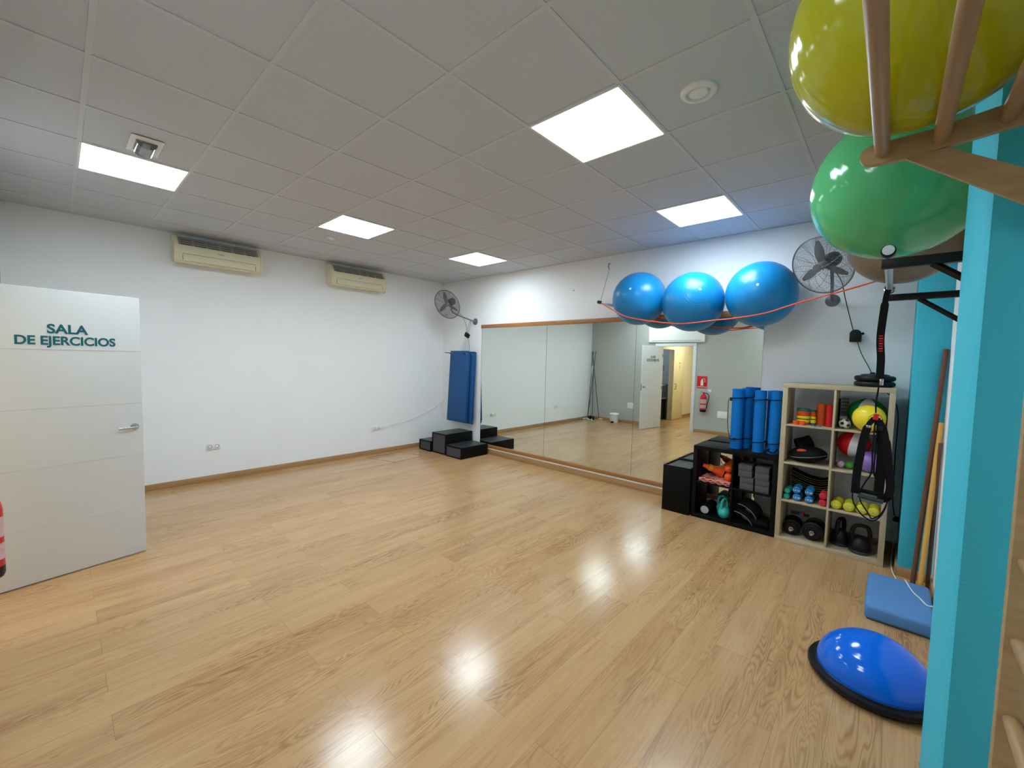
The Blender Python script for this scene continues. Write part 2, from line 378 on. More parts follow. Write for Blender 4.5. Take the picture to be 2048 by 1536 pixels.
# skirting boards and mirror trims
def skirt(name, x0, x1, y0, y1, m, z0=0, z1=.072): return struct(MB().bx(x0, x1, y0, y1, z0, z1, .003).build(name, m))
skirt('baseboard_left', 0, .013, -L, 0, SKIRTY)
skirt('baseboard_front', 0, 6.43, -.014, 0, SKIRT, 0, .085)
skirt('baseboard_back', 0, DX0-.09, -L, -L+.013, SKIRT)
skirt('baseboard_back_right', DX1+.09, XR, -L, -L+.013, SKIRT)
struct(MB().bx(6.417, 6.43, -.553, 0, 0, .072, .002).bx(6.417, XR, -.553, -.54, 0, .072, .002).build('baseboard_column', SKIRT))
skirt('baseboard_right', XR-.013, XR, -2.70, -.553, SKIRTY)
skirt('baseboard_right_pillar', 6.467, 6.479, -3.168, -2.70, SKIRTY)
struct(MB().bx(1.058, 5.32, -.022, 0, 2.146, 2.206, .002).build('trim_1', TRIM))
struct(MB().bx(1.058, 5.32, -.026, 0, .108, .158, .002).build('trim_2', TRIM))
struct(MB().bx(1.058, 5.32, -.018, 0, .085, .108).build('trim_3', WALL))
# mirrors
struct(MB().bx(2.4742, 2.4768, -.0095, 0, .158, 2.146).bx(3.9002, 3.9028, -.0095, 0, .158, 2.146).bx(1.067, 1.0698, -.0095, 0, .158, 2.146).build('trim_6', mat('joint_grey', (70, 72, 70), .6)))
for a, b, lab in ((1.070, 2.474, 'left wall mirror panel next to the hanging blue mats'), (2.477, 3.900, 'middle wall mirror panel between its two neighbours'), (3.903, 5.310, 'right wall mirror panel behind the black cube shelf')):
    mo = tag(MB().bx(a, b, -.008, -.001, .158, 2.146).build('wall_mirror', MIRROR, smooth=False), lab, 'mirror', 'wall mirror panels')

# ------------------------------------------------------------------ ceiling fittings
plabs = {(0, -3): 'square lit ceiling panel beside the emergency light, at far left', (0, 0): 'square lit ceiling panel above the gap between the two air conditioners',
         (0, 3): 'smallest looking lit ceiling panel, nearest the far corner', (5, -3): 'square lit ceiling panel behind the yellow ball, above the camera',
         (5, 0): 'largest looking lit ceiling panel, beside the large round vent', (5, 3): 'square lit ceiling panel above the three blue balls'}
for (i, j), lab in plabs.items():
    x, y = cell(i, j); t = thing('ceiling_light', lab, 'ceiling light', (x+.3, y+.3, H), group='lit ceiling panels')
    f = MB()
    for s in (-1, 1): f.bx(s*.292-.007, s*.292+.007, -.299, .299, -.004, .03); f.bx(-.285, .285, s*.292-.007, s*.292+.007, -.004, .03)
    f.build('frame', WHITE, t, smooth=False)
    MB().bx(-.286, .286, -.286, .286, 0, .01).build('diffuser', PANELM, t, smooth=False)
def vent(x, y, r, lab):
    t = thing('ceiling_vent', lab, 'vent', (x, y, H))
    MB().lathe([(r*.66, .03), (r*.66, -.008), (r*.72, -.016), (r*.9, -.014), (r, -.004), (r, .004)], n=40).build('rim', WHITE, t)
    MB().lathe([(0, .02), (r*.66, .02), (r*.66, .024)], n=32).build('throat', DARK, t)
    MB().lathe([(0, -.014), (r*.5, -.012), (r*.54, -.006), (r*.5, .004), (0, .006)], n=32).build('disc', WHITE, t)
vent(5.499, -2.704, .088, 'large round white ceiling vent beside the yellow ball')
vent(1.302, -2.72, .055, 'small distant round ceiling vent above the air conditioners')
t = thing('emergency_light', 'white emergency lamp with clear curved cover beside the left ceiling panel', 'emergency light', (2.49, -4.515, H))
MB().bx(-.15, .15, -.085, .085, -.008, 0, .004).build('base', WHITE, t)
MB().prism([(.055*math.cos(a), .05*math.sin(a)) for a in [PI*k/14 for k in range(15)]], .18, Matrix(((0, 0, 1, -.09), (1, 0, 0, 0), (0, -1, 0, -.008), (0, 0, 0, 1)))).build('cover', mat('clear_cover', (210, 214, 212), .12, trans=.75), t)
MB().bx(-.07, .07, -.02, .02, -.03, -.008, .004).build('lamp', CHROME, t)

# ------------------------------------------------------------------ air conditioners
def aircon(yc, lab):
    t = thing('air_conditioner', lab, 'air conditioner', (0, yc, 2.66), group='air conditioners on the left wall')
    Wd = .875
    prof = [(0, .06), (.05, .02), (.15, .0), (.185, .02), (.205, .11), (.205, .195), (.12, .305), (0, .315)]
    MB().prism(prof, Wd, Matrix(((1, 0, 0, 0), (0, 0, 1, -Wd/2), (0, 1, 0, 0), (0, 0, 0, 1))), bev=.004).build('body', CREAMP, t)
    # side cheeks
    for s in (-1, 1):
        MB().prism([(0, .05), (.15, -.006), (.19, .015), (.212, .11), (.212, .20), (.125, .312), (0, .318)], .022, Matrix(((1, 0, 0, 0), (0, 0, 1, s*(Wd/2)-.011), (0, 1, 0, 0), (0, 0, 0, 1))), bev=.004).build('end_cap', CREAMP, t)
    th = math.atan2(.085, .11)   # slope of the intake
    def on_slope(u, y, d, m): return (.205-.085*u+m*math.cos(th), y, .195+.11*u+m*math.sin(th))
    MB().box(on_slope(.52, 0, 0, .0015), (.003, Wd*.93, .122), (0, -th, 0)).build('intake_grille', GREYP, t)
    g = MB()
    for k in range(6):
        for j in range(3): g.box(on_slope(.10+.27*j, -Wd*.38+k*Wd*.15, 0, .0032), (.0016, Wd*.12, .010 if j == 0 else .005), (0, -th, 0))
    g.build('slot', DARK, t)
    fl = MB().box((.205, 0, .062), (.006, .735, .078), (0, -.2, 0), .002).build('flap', CREAMP, t)
    q = MB(); q.box((.206, 0, .104), (.004, .745, .004)); q.box((.202, -.372, .064), (.008, .004, .08), (0, -.2, 0)); q.box((.202, .372, .064), (.008, .004, .08), (0, -.2, 0)); q.build('flap_gap', GREYP, fl)
    MB().box((.2065, 0, .155), (.002, .06, .008)).build('badge', GREYPATCH, t)
    return t
aircon(-3.575, 'yellowed wall air conditioner nearer the door, on the left wall')
aircon(-1.77, 'yellowed wall air conditioner nearer the far corner, on the left wall')

# ------------------------------------------------------------------ the entrance door
P0 = Vector((1.91, -4.51, 0)); PH = Vector((2.06, -5.29, 0)); du = (PH-P0).normalized(); dn = Vector((0, 0, 1)).cross(du).normalized()
if dn.x < 0: dn = -dn
LW = (PH-P0).length
dT = Matrix((du, dn, Vector((0, 0, 1)))).transposed().to_4x4(); dT.translation = P0
door = bpy.data.objects.new('door_1', None); COL.objects.link(door); struct(door)
lf = MB(); lf.box((LW/2, -.02, 1.025), (LW, .04, 2.03), None, .002); lf.build('door_leaf', DOORW, door, T=dT)
gr = MB()
for z in (.394, .806, 1.214, 1.622): gr.box((LW/2, .0002, z), (LW, .0014, .005))
gr.build('groove', mat('groove_white', (208, 209, 208), .6), door, T=dT)
hd = MB(); hd.lathe([(0, 0), (.026, 0), (.026, .008), (.0, .008)], T=frame((.052, 0, 1.03), (1, 0, 0), (0, 0, 1)) @ Matrix.Scale(-1, 4, (0, 0, 1)))
hd.tube(catmull([(.052, .005, 1.03), (.052, .045, 1.03), (.062, .052, 1.03), (.10, .053, 1.029), (.16, .053, 1.027)], 5), .009, 10)
hd.build('door_handle', CHROME, door, T=dT)
MB().box((-.001, -.02, 1.03), (.003, .022, .17)).build('lock_plate', STEELG, door, T=dT)
# text reads left to right towards the free edge for a viewer on the +n side: local x axis of the text = -du
def door_text(s, a, z, size, bold, sx):
    T = dT @ Matrix(((-1, 0, 0, a), (0, 0, 1, .0012), (0, 1, 0, z), (0, 0, 0, 1)))
    return text(s, size, TEXTT, door, T, bold=bold*1.7, sx=sx)
door_text('SALA', .40, 1.737, .088, .0016, 1.0)
door_text('DE EJERCICIOS', .40, 1.657, .083, .0016, .92)
for z in (.25, 1.0, 1.8): MB().cyl((LW-.004, .004, z-.04), (LW-.004, .004, z+.04), .007, n=10).build('hinge', CHROME, door, T=dT)
fr = MB()
for x0, x1 in ((DX0-.075, DX0), (DX1, DX1+.075)): fr.bx(x0, x1, -L-.15, -L+.018, 0, DZ, .003)
fr.bx(DX0-.14, DX1+.075, -L-.15, -L+.018, DZ, DZ+.075, .003)
struct(fr.build('door_frame_trim_1', DOORW))
bpy.data.objects['door_frame_trim_1'].name = 'trim_4'
# corridor behind the doorway
CX = 1.735
struct(MB().bx(CX-.12, CX, -5.98, -L-.15, 0, 2.6).bx(CX-.12, CX, -8.9, -6.83, 0, 2.6).bx(CX-.12, CX, -6.83, -5.98, 2.0, 2.6).build('wall_corridor', CREAM))
struct(MB().bx(3.35, 3.47, -8.9, -L-.15, 0, 2.6).build('wall_corridor_right', CREAM))
struct(MB().bx(.2, 3.47, -9.0, -8.9, 0, 2.6).build('wall_corridor_end', CREAM))
struct(MB().bx(.2, 3.47, -9.0, -L-.15, 2.6, 2.7).build('ceiling_corridor', TBAR))
struct(MB().bx(.2, .3, -8.9, -L-.15, 0, 2.6).build('wall_closet', mat('pale_blue_paint', (190, 204, 222), .8)))
struct(MB().bx(CX, CX+.013, -8.9, -7.52, 0, .08).bx(CX, CX+.013, -5.98, -L-.15, 0, .08).build('baseboard_corridor', SKIRTY))
d2 = MB().bx(CX+.005, CX+.045, -7.55, -6.78, .01, 2.0, .002).build('door_2', mat('cream_door', (232, 220, 178), .5)); struct(d2)
MB().tube(catmull([(CX+.045, -6.88, .88), (CX+.085, -6.88, .9), (CX+.09, -6.88, .96), (CX+.085, -6.88, 1.02), (CX+.045, -6.88, 1.04)], 5), .008, 8).build('door_handle', STEELG, d2)
text('WC', .07, STEELG, d2, Matrix(((0, 0, 1, CX+.046), (1, 0, 0, -7.2), (0, 1, 0, 1.60), (0, 0, 0, 1))))
pg = MB(); pg.sphere((CX+.046, -7.2, 1.55), .014, 10, 8, (.2, 1, 1)); pg.box((CX+.0465, -7.2, 1.50), (.002, .03, .07)); pg.build('pictogram', STEELG, d2)
cl = thing('corridor_fill_light', 'added unseen panel lighting the corridor beyond the doorway', 'ceiling light', (2.55, -7.0, 2.6))  # unseen lamp, added so the closed-off corridor gets light
MB().bx(-.3, .3, -.3, .3, -.012, -.002).build('diffuser', glow('warm_fill', (1, .95, .84), 27), cl)
cl = thing('closet_fill_light', 'added unseen lamp brightening the little room behind the doorway', 'ceiling light', (.9, -6.2, 2.6))  # invented source, put in only to brighten the closet
MB().bx(-.15, .15, -.15, .15, -.012, -.002).build('diffuser', glow('cool_fill', (.85, .93, 1), 22), cl)
struct(MB().bx(.3, CX-.12, -7.3, -7.25, 0, 2.6).build('wall_closet_back', mat('pale_blue_paint', (190, 204, 222), .8)))
# shelf with things inside the closet
t = thing('storage_shelf', 'dark shelf in the small room behind the doorway', 'shelf', (1.1, -6.75, 0))
MB().bx(-.5, .45, -.3, -.27, 0, 1.0).bx(-.5, .45, -.3, .3, .97, 1.0).bx(-.5, .45, -.3, .3, .6, .62).build('frame', mat('grey_board', (150, 152, 158), .6), t)
MB().bx(-.45, .4, -.26, .25, 0, .55, .01).build('lower_box', DARK, t)
tag(MB().lathe([(0, 0), (.07, 0), (.08, .03), (.05, .1), (.02, .13), (0, .14)], (1.2, -6.62, 1.0), 16).build('black_pot', BLACKP), 'round black container on the shelf beyond the doorway', 'container')
tag(MB().lathe([(0, 0), (.10, 0), (.13, .33), (.14, .34), (.12, .34), (.0, .3)], (1.45, -6.35, 0), 20).build('waste_basket', WHITEV), 'pale basket standing on the floor of the small room behind the doorway', 'basket')
tag(MB().bx(1.28, 1.50, -6.80, -6.70, 1.40, 1.56, .01).build('towel_dispenser', PURPLE), 'small dark box high on the wall of the small back room', 'dispenser')

# ------------------------------------------------------------------ back wall things
t = thing('wall_unit', 'wide white boxed unit mounted above the doorway, seen in the mirror', 'wall unit', (2.38, -L, 2.13))
MB().prism([(0, 0), (.04, 0), (.052, .015), (.055, .42), (.04, .49), (0, .49)], 1.36, Matrix(((0, 0, 1, -.68), (1, 0, 0, 0), (0, 1, 0, 0), (0, 0, 0, 1))), bev=.008).build('body', WHITE, t)
MB().box((0, .052, .045), (1.2, .004, .012)).build('flap', GREYPATCH, t)
t = thing('extinguisher_sign', 'square red wall sign with a white fire extinguisher symbol', 'sign', (3.03, -L, 1.19))
MB().bx(-.115, .115, 0, .004, -.145, .145, .001).build('plate', mat('sign_red', (206, 22, 34), .4), t)
# seen from the room: x axis to the viewer's left, so text runs along -x
TS = Matrix(((-1, 0, 0, 0), (0, 0, 1, .0045), (0, 1, 0, 0), (0, 0, 0, 1)))
text('EXTINTOR', .043, LABELW, t, TS @ Matrix.Translation((0, -.128, 0)), bold=.0006)
pg = MB(); pg.prism([(-.03, -.08), (.03, -.08), (.03, .03), (.015, .05), (.015, .075), (-.015, .075), (-.015, .05), (-.03, .03)], .001, TS)
pg.prism([(-.01, .08), (-.05, .09), (-.07, .05), (-.07, 0), (-.06, 0), (-.06, .05), (-.045, .078), (-.01, .07)], .001, TS); pg.build('symbol', LABELW, t)
t = thing('fire_extinguisher', 'red fire extinguisher hung below its sign beside the doorway', 'fire extinguisher', (3.10, -5.230, .50))
MB().lathe([(0, 0), (.064, 0), (.069, .015), (.069, .05), (.0691, .055)], n=28).build('base_ring', BLACKP, t)
MB().lathe([(.0, .05), (.069, .055), (.069, .33), (.064, .365), (.045, .395), (.022, .405), (.022, .42), (0, .42)], n=28).build('cylinder', REDEX, t)
lb = MB()
for z0, z1 in ((.09, .17), (.20, .30)):
    b2 = bmesh.new(); n = 14; A = []; B = []
    for k in range(n+1):
        a = PI*(.02+.86*k/n); A.append(b2.verts.new((.0698*math.cos(a), .0698*math.sin(a), z0))); B.append(b2.verts.new((.0698*math.cos(a), .0698*math.sin(a), z1)))
    for k in range(n): b2.faces.new((A[k], A[k+1], B[k+1], B[k]))
    lb.merge(b2)
lbl = lb.build('label', mat('pale_label', (206, 170, 172), .5, var=.3, scale=40), t)
vh = MB(); vh.lathe([(0, .42), (.016, .42), (.016, .455), (0, .455)], n=14); vh.box((-.02, .0, .462), (.09, .018, .008), (0, .25, 0)); vh.box((-.03, .0, .445), (.07, .016, .006), (0, -.15, 0)); vh.build('valve_handle', REDEX, t)
MB().tube(catmull([(0, 0, .44), (.05, .01, .445), (.11, .02, .41), (.125, .02, .33), (.10, .02, .22), (.082, .01, .12), (.076, .0, .08)], 6), .009, 8).build('hose', BLACKP, t)
MB().bx(-.012, .012, -.0735, -.06, .2, .3).build('bracket', STEELG, t)
def plate(name, lab, cat, x0, x1, z0, z1, wall='back'):
    if wall == 'back':
        o = MB().bx(x0, x1, -L, -L+.012, z0, z1, .003).build(name, WHITE)
    return tag(o, lab, cat)
plate('light_switch', 'small white switch above the fire extinguisher', 'switch', 3.17, 3.25, .965, 1.03)
plate('wall_plate', 'white rectangular wall plate right of the fire extinguisher', 'wall plate', 3.40, 3.61, .385, .545)
plate('wall_plate', 'white rectangular wall plate between the pedal bin and the door', 'wall plate', 1.16, 1.335, .39, .55)
# pedal bin
t = thing('pedal_bin', 'white plastic pedal bin with lid in the back left corner', 'bin', (.93, -5.03, 0))
MB().lathe([(0, 0), (.085, 0), (.095, .02), (.112, .2), (.114, .21), (0, .21)], n=28, sx=1.05).build('bucket', WHITE, t)
MB().lathe([(.12, .205), (.124, .235), (.105, .262), (.05, .272), (0, .274)], n=28, sx=1.05).build('lid', mat('bin_lid', (214, 222, 230), .4), t)
MB().bx(-.035, .035, .09, .13, .01, .05, .006).build('pedal', BLACKP, t)
MB().tube(catmull([(-.12, 0, .2), (-.15, 0, .14), (-.12, 0, .06)], 5), .004, 6).build('carry_handle', WHITE, t)
# pole bundle with footed stands in the back left corner
def stand(b, t_, foot, lab):
    t = thing('training_pole', lab, 'pole', (b[0], b[1], 0), group='poles leaning in the back left corner')
    MB().tube([(0, 0, .04), (t_[0]-b[0], t_[1]-b[1], t_[2])], .0095, 8).build('shaft', mat('dark_grey_tube', (74, 78, 76), .45), t)
    MB().tube([(0, 0, .022), (foot[0], foot[1], .022)], .02, 10).build('foot', WHITE, t)
stand((.075, -5.09), (.17, -5.24, 1.90), (-.03, .19), 'slim dark pole, leftmost in the mirror, leaning in the back left corner')
stand((.13, -4.99), (.115, -5.20, 1.90), (.13, .11), 'slim dark pole in the middle of the corner bundle, second from left in the mirror')
stand((.35, -4.87), (.175, -5.14, 1.40), (-.06, -.06), 'shorter slim dark pole, nearest to the room in the corner bundle')
stand((.34, -5.24), (.05, -5.255, 1.90), (.12, .0), 'slim dark pole, rightmost in the mirror, leaning in the back left corner')
tag(MB().tube([(.105, -5.14, .93), (.145, -5.13, 1.5)], .013, 10).build('white_tube', WHITE), 'white tube tied among the slim dark poles in the corner', 'tube')
for x, y, lab in ((.17, -5.06, 'black rubber weight, left one at the foot of the corner poles'), (.29, -4.985, 'black rubber weight, right one at the foot of the corner poles')):
    t = thing('rubber_weight', lab, 'weight', (x, y, 0), (0, 0, .5), 'black weights at the foot of the corner poles')
    MB().lathe([(0, -.03), (.05, -.028), (.055, -.02), (.055, .02), (.05, .028), (0, .03)], T=axis_frame((0, 0, .056), (0, -1, 0)), n=22).build('disc', BLACKS, t)
    MB().lathe([(.0, -.034), (.015, -.034), (.015, .034), (0, .034)], T=axis_frame((0, 0, .056), (0, -1, 0)), n=12).build('core', STEELG, t)

# ------------------------------------------------------------------ left wall sockets and cable
def socket(y0, y1, z0, z1, lab, n=2):
    t = thing('wall_socket', lab, 'socket', (0, (y0+y1)/2, z0))
    w = (y1-y0); h = z1-z0
    MB().bx(0, .012, -w/2, w/2, 0, h, .003).build('plate', WHITE, t)
    for k in range(n):
        yy = -w/2+w*(k+.5)/n
        T = axis_frame((.0125, yy, h/2), (1, 0, 0))
        MB().lathe([(0, -.002), (.019, -.002), (.019, 0), (.024, .003), (.024, -.004)], T=T, n=20).build('outlet', mat('socket_grey', (150, 150, 150), .6), t)
    return t
socket(-3.725, -3.575, .40, .475, 'double white socket low on the left wall, near the door')
socket(-1.47, -1.31, .39, .46, 'double white socket with a plug, near the black steps')
cc = MB(); cc.tube(catmull([(.02, -1.35, .43), (.05, -1.28, .48), (.03, -1.1, .47), (.02, -.8, .50), (.02, -.4, .62), (.03, -.12, .75), (.28, -.06, .94)], 7), .0028, 6)
cb2 = cc.build('white_cable', WHITE); tag(cb2, 'thin white cable running from the left wall socket to the hanging mats', 'cable')
MB().box((.03, -1.33, .435), (.035, .04, .04), None, .008).build('plug', WHITE, cb2)
MB().box((.29, -.065, .955), (.05, .03, .055), (0, .4, .3), .006).build('connector', WHITE, cb2)
ht = MB()
hp = [(.19, -1.649), (.739, -1.495), (.66, -.92), (.17, -1.05)]
for a, b in zip(hp, hp[1:]+hp[:1]): ht.tube([(a[0], a[1], .0006), (b[0], b[1], .0006)], .0016, 4)
for p in hp[:2]: ht.lathe([(0, 0), (.012, 0), (.012, .0015), (0, .002)], (p[0], p[1], .0), 12)
struct(ht.build('floor_hatch_trim_5', DARK)); bpy.data.objects['floor_hatch_trim_5'].name = 'trim_5'

# ------------------------------------------------------------------ black step boxes
def step_box(name, lab, loc, d, rot=(0, 0, 0), sheet='front'):
    t = thing(name, lab, 'step box', loc, rot)
    w, dp, h = d; th = .018
    f = MB(); f.bx(-w/2, w/2, -dp/2, dp/2, h-th, h, .002); f.bx(-w/2, w/2, -dp/2, dp/2, 0, th, .002)
    f.bx(-w/2, -w/2+th, -dp/2, dp/2, th, h-th, .002); f.bx(w/2-th, w/2, -dp/2, dp/2, th, h-th, .002)
    f.build('frame', BLACKW, t)
    MB().bx(-w/2+th, w/2-th, -dp/2+.012, dp/2-.012, th, h-th).build('end_panel', mat('dark_grey_felt', (76, 76, 78), .8, bump=.4, bscale=300), t)
    MB().bx(-w/2+.012, w/2-.012, -dp/2+.012, dp/2-.012, h, h+.002).build('grip_sheet', GREYTOP, t)
    return t
step_box('step_box', 'low black step box tucked in the far left corner', (.345, -.345, 0), (.33, .61, .18))
step_box('step_box', 'tallest black step box, in the middle of the corner steps', (.70, -.325, 0), (.37, .60, .345))
step_box('step_box', 'low black step box at the right end of the corner steps', (1.10, -.345, 0), (.40, .59, .185))
t = thing('storage_box', 'plain black box standing on end left of the black cube shelf', 'box', (4.648, -.235, 0))
f = MB(); f.bx(-.148, .148, -.215, .215, 0, .49, .002)
f.bx(-.148, .148, -.215, -.197, .49, .505, .001); f.bx(-.148, .148, .197, .215, .49, .505, .001); f.bx(-.148, -.130, -.197, .197, .49, .505, .001); f.bx(.130, .148, -.197, .197, .49, .505, .001)
f.build('body', BLACKW, t); MB().bx(-.128, .128, -.195, .195, .4905, .493).build('sunken_top', GREYTOP, t)

# ------------------------------------------------------------------ hanging mats
t = thing('exercise_mat', 'navy folded exercise mat, outermost of those hanging by the mirror', 'exercise mat', (.65, -.115, 1.755), (-.055, 0, 0), 'navy mats hanging on wall hooks')
def fill_mat(t, x0, x1, y, h):
    MB().box(((x0+x1)/2, y-.011, -h/2), (x1-x0, .018, h), None, .006).build('front_fold', BLUEH, t)
    MB().box(((x0+x1)/2+.01, y+.011, -h/2-.008), (x1-x0, .018, h), (.006, 0, 0), .006).build('rear_fold', BLUEH, t)
    for xx in (x0+.05, x1-.05): MB().lathe([(.012, 0), (.016, .002), (.012, .004)], T=axis_frame((xx, y-.021, -.055), (0, -1, 0)), n=14).build('eyelet', STEELG, t)
fill_mat(t, -.25, .245, -.015, 1.25)
t2 = thing('exercise_mat', 'navy folded exercise mat hanging behind the outermost one', 'exercise mat', (.70, -.06, 1.745), (-.045, 0, 0), 'navy mats hanging on wall hooks')
fill_mat(t2, -.25, .27, 0, 1.26)
for x, lab in ((.45, 'left dark hook rod carrying the navy mats'), (.83, 'right dark hook rod carrying the navy mats')):
    o = MB().tube(catmull([(x, 0, 1.70), (x, -.10, 1.695), (x, -.19, 1.70), (x, -.215, 1.715)], 5), .005, 8).build('wall_hook', BLACKP); tag(o, lab, 'hook', 'hooks of the navy mats')
o = MB().tube([(.36, -.01, 1.715), (.25, -.16, 1.725)], .006, 8).build('wall_hook', BLACKP); tag(o, 'short dark rod sticking out left of the navy mats', 'hook')

# ------------------------------------------------------------------ wall fans
def fan(C, n, mount, lab, Rf=.25):
    C = Vector(C); n = Vector(n).normalized(); root = Vector(mount)
    t = thing('wall_fan', lab, 'fan', mount)
    T = Matrix.Translation(-root) @ axis_frame(C, n)
    for side, nm in ((1, 'front_grille'), (-1, 'rear_grille')):
        g = MB()
        def zz(r): return side*.075*(1-(r/Rf)**2.2)
        k = 0; r = .05
        while r < Rf-.004:
            g.tube([(r*math.cos(a), r*math.sin(a), zz(r)) for a in [2*PI*i/48 for i in range(48)]], .0011, 4, closed=True); r += .0095
        for i in range(12):
            a0 = 2*PI*i/12; pts = []
            for j in range(9):
                rr = .03+(Rf-.03)*j/8; a = a0+.5*(j/8 if side > 0 else -j/8); pts.append((rr*math.cos(a), rr*math.sin(a), zz(rr)))
            g.tube(pts, .0018, 4)
        if side > 0: g.lathe([(0, .078), (.034, .076), (.036, .07), (.0, .07)], n=24)
        g.build(nm, STEELG, t, T=T)
    MB().tube([(Rf*math.cos(a), Rf*math.sin(a), 0) for a in [2*PI*i/64 for i in range(64)]], .006, 8, closed=True).build('rim', STEELG, t, T=T)
    for i in range(3):
        a0 = 2*PI*i/3+.5+PI/3; b2 = bmesh.new(); rows = []
        for j in range(8):
            rr = .03+.185*j/7; w = .028+.052*math.sin(PI*min(1, (j+1)/7.6))**.8; tw = .75-.5*j/7
            rows.append([b2.verts.new((rr*math.cos(a0)-s*w*math.sin(a0)*math.cos(tw), rr*math.sin(a0)+s*w*math.cos(a0)*math.cos(tw), s*w*math.sin(tw)*.6)) for s in (-.5, -.17, .17, .5)])
        for A, B in zip(rows, rows[1:]):
            for k in range(3): b2.faces.new((A[k], A[k+1], B[k+1], B[k]))
        bmesh.ops.solidify(b2, geom=b2.faces[:], thickness=.002); MB().merge(b2).build('blade', BLADE, t, T=T)
    MB().lathe([(0, .035), (.022, .03), (.034, .01), (.034, -.03), (0, -.03)], n=24).build('hub', BLADE, t, T=T)
    mo = MB().lathe([(0, -.21), (.04, -.205), (.062, -.18), (.066, -.12), (.058, -.075), (0, -.07)], n=28).build('motor', mat('dark_motor', (52, 52, 56), .45), t, T=T)
    pm = C-n*.14-root
    MB().tube(catmull([pm+Vector((0, 0, -.05)), pm+Vector((.01, .03, -.18)), pm*.22+Vector((0, -.02, -.04)), Vector((0, -.02, 0))], 6), .013, 12).build('arm', STEELG, t)
    MB().lathe([(0, 0), (.058, 0), (.055, .012), (.03, .025), (0, .026)], T=axis_frame((0, 0, 0), (0, -1, 0)), n=28).build('wall_bracket', STEELG, t)
    return t, pm+root
fr_, pmR = fan((5.812, -.45, 2.504), (-.483, -1, -.535), (5.86, 0, 2.25), 'large grey wall fan half hidden by the green ball')
fl_, pmL = fan((.659, -.45, 2.534), (.249, -1, -.503), (.89, 0, 2.27), 'smaller looking grey wall fan in the far left corner')
o = MB().tube(catmull([pmR+Vector((0, 0, -.06)), (5.93, -.2, 2.40), (5.96, -.08, 2.25), (6.03, -.05, 1.96)], 6), .004, 6).build('hanging_cable', BLACKP); tag(o, 'black cord hanging from the large fan to its switch box', 'cord')
t = thing('fan_controller', 'black rotary fan switch hanging on its cord above the shelf', 'switch', (6.05, -.05, 1.91))
MB().box((0, 0, -.02), (.085, .045, .07), None, .008).build('housing', BLACKP, t); MB().lathe([(0, 0), (.042, 0), (.042, .03), (0, .034)], T=axis_frame((0, -.01, .015), (0, -1, 0)), n=24).build('dial', BLACKP, t)
MB().sphere((.05, -.01, .02), .012, 12, 8).build('knob', BLACKP, t)
o = MB().tube(catmull([(6.06, -.05, 1.875), (6.10, -.06, 1.75), (6.17, -.06, 1.60), (6.20, -.045, 1.50), (6.36, -.03, 1.3), (6.375, -.03, .9), (6.38, -.03, .5), (6.40, -.03, .33)], 6), .0035, 6).build('hanging_cable', BLACKP); tag(o, 'black cord dropping behind the tan shelf to the white plug', 'cord')
t = thing('fan_controller', 'small black fan switch box hanging above the navy mats', 'switch', (.80, -.11, 2.03))
MB().box((0, 0, 0), (.10, .05, .075), (0, .5, 0), .01).build('housing', BLACKP, t); MB().lathe([(0, 0), (.03, 0), (.03, .018), (0, .02)], T=axis_frame((0, -.02, 0), (0, -1, 0)), n=20).build('dial', BLACKP, t)
o = MB().tube(catmull([pmL+Vector((0, 0, -.06)), (.72, -.18, 2.38), (.78, -.12, 2.2), (.78, -.11, 2.07)], 6), .004, 6).tube(catmull([(.80, -.10, 1.99), (.82, -.08, 1.9), (.81, -.06, 1.76)], 5), .004, 6).tube(catmull([(.78, -.1, 2.06), (.80, -.08, 2.2), (.84, -.07, 2.28), (.86, -.09, 2.2), (.83, -.11, 2.06)], 5), .0035, 6).build('hanging_cable', STEELG); tag(o, 'looped grey cord of the corner fan', 'cord')

# ------------------------------------------------------------------ blue balls on cords
def ball(c, r, m, lab, cat, rot=(0, 0, 0), name='exercise_ball', group=None, sq=1.0, valve=True):
    t = MB().sphere((0, 0, 0), r, 72, 40, (1, 1, sq)).build(name, m); t.location = c; t.rotation_euler = rot
    tag(t, lab, cat, group)
    if valve: MB().lathe([(0, r*sq+.001), (.012, r*sq+.0005), (.012, r*sq-.006), (0, r*sq-.006)], n=14).build('valve', WHITEV, t)
    return t
ball((4.067, -.312, 2.372), .305, BBALL, 'blue exercise ball at the left end of the hanging row', 'exercise ball', (1.3, .4, 0), group='blue balls above the mirror')
ball((4.70, -.359, 2.282), .312, BBALL, 'blue exercise ball in the middle of the hanging row', 'exercise ball', (1.2, .7, .3), group='blue balls above the mirror')
ball((5.326, -.317, 2.314), .311, BBALL, 'blue exercise ball at the right end, beside the large fan', 'exercise ball', (1.4, -.5, .2), group='blue balls above the mirror')
c = [(3.735, -.63, 2.318), (3.80, -.64, 2.283), (3.95, -.60, 2.19), (4.07, -.575, 2.135), (4.35, -.60, 2.075), (4.68, -.60, 2.035), (5.0, -.60, 2.055), (5.16, -.60, 2.065), (5.42, -.58, 2.10), (5.66, -.60, 2.168), (5.99, -.61, 2.25), (6.25, -.56, 2.33), (6.425, -.50, 2.38)]
o = MB().tube(catmull(c, 6), .006, 8).build('support_cord', REDCORD); tag(o, 'orange red cord slung in front of the three blue balls', 'cord')
c = [(3.76, -.05, 2.29), (4.07, -.04, 2.21), (4.40, -.04, 2.13), (4.70, -.04, 2.06), (4.99, -.04, 2.02), (5.20, -.04, 2.035), (5.38, -.04, 2.14), (5.45, -.004, 2.25)]
o = MB().tube(catmull(c, 6), .006, 8).build('support_cord', REDCORD); tag(o, 'orange red cord behind the blue balls, close to the mirror', 'cord')
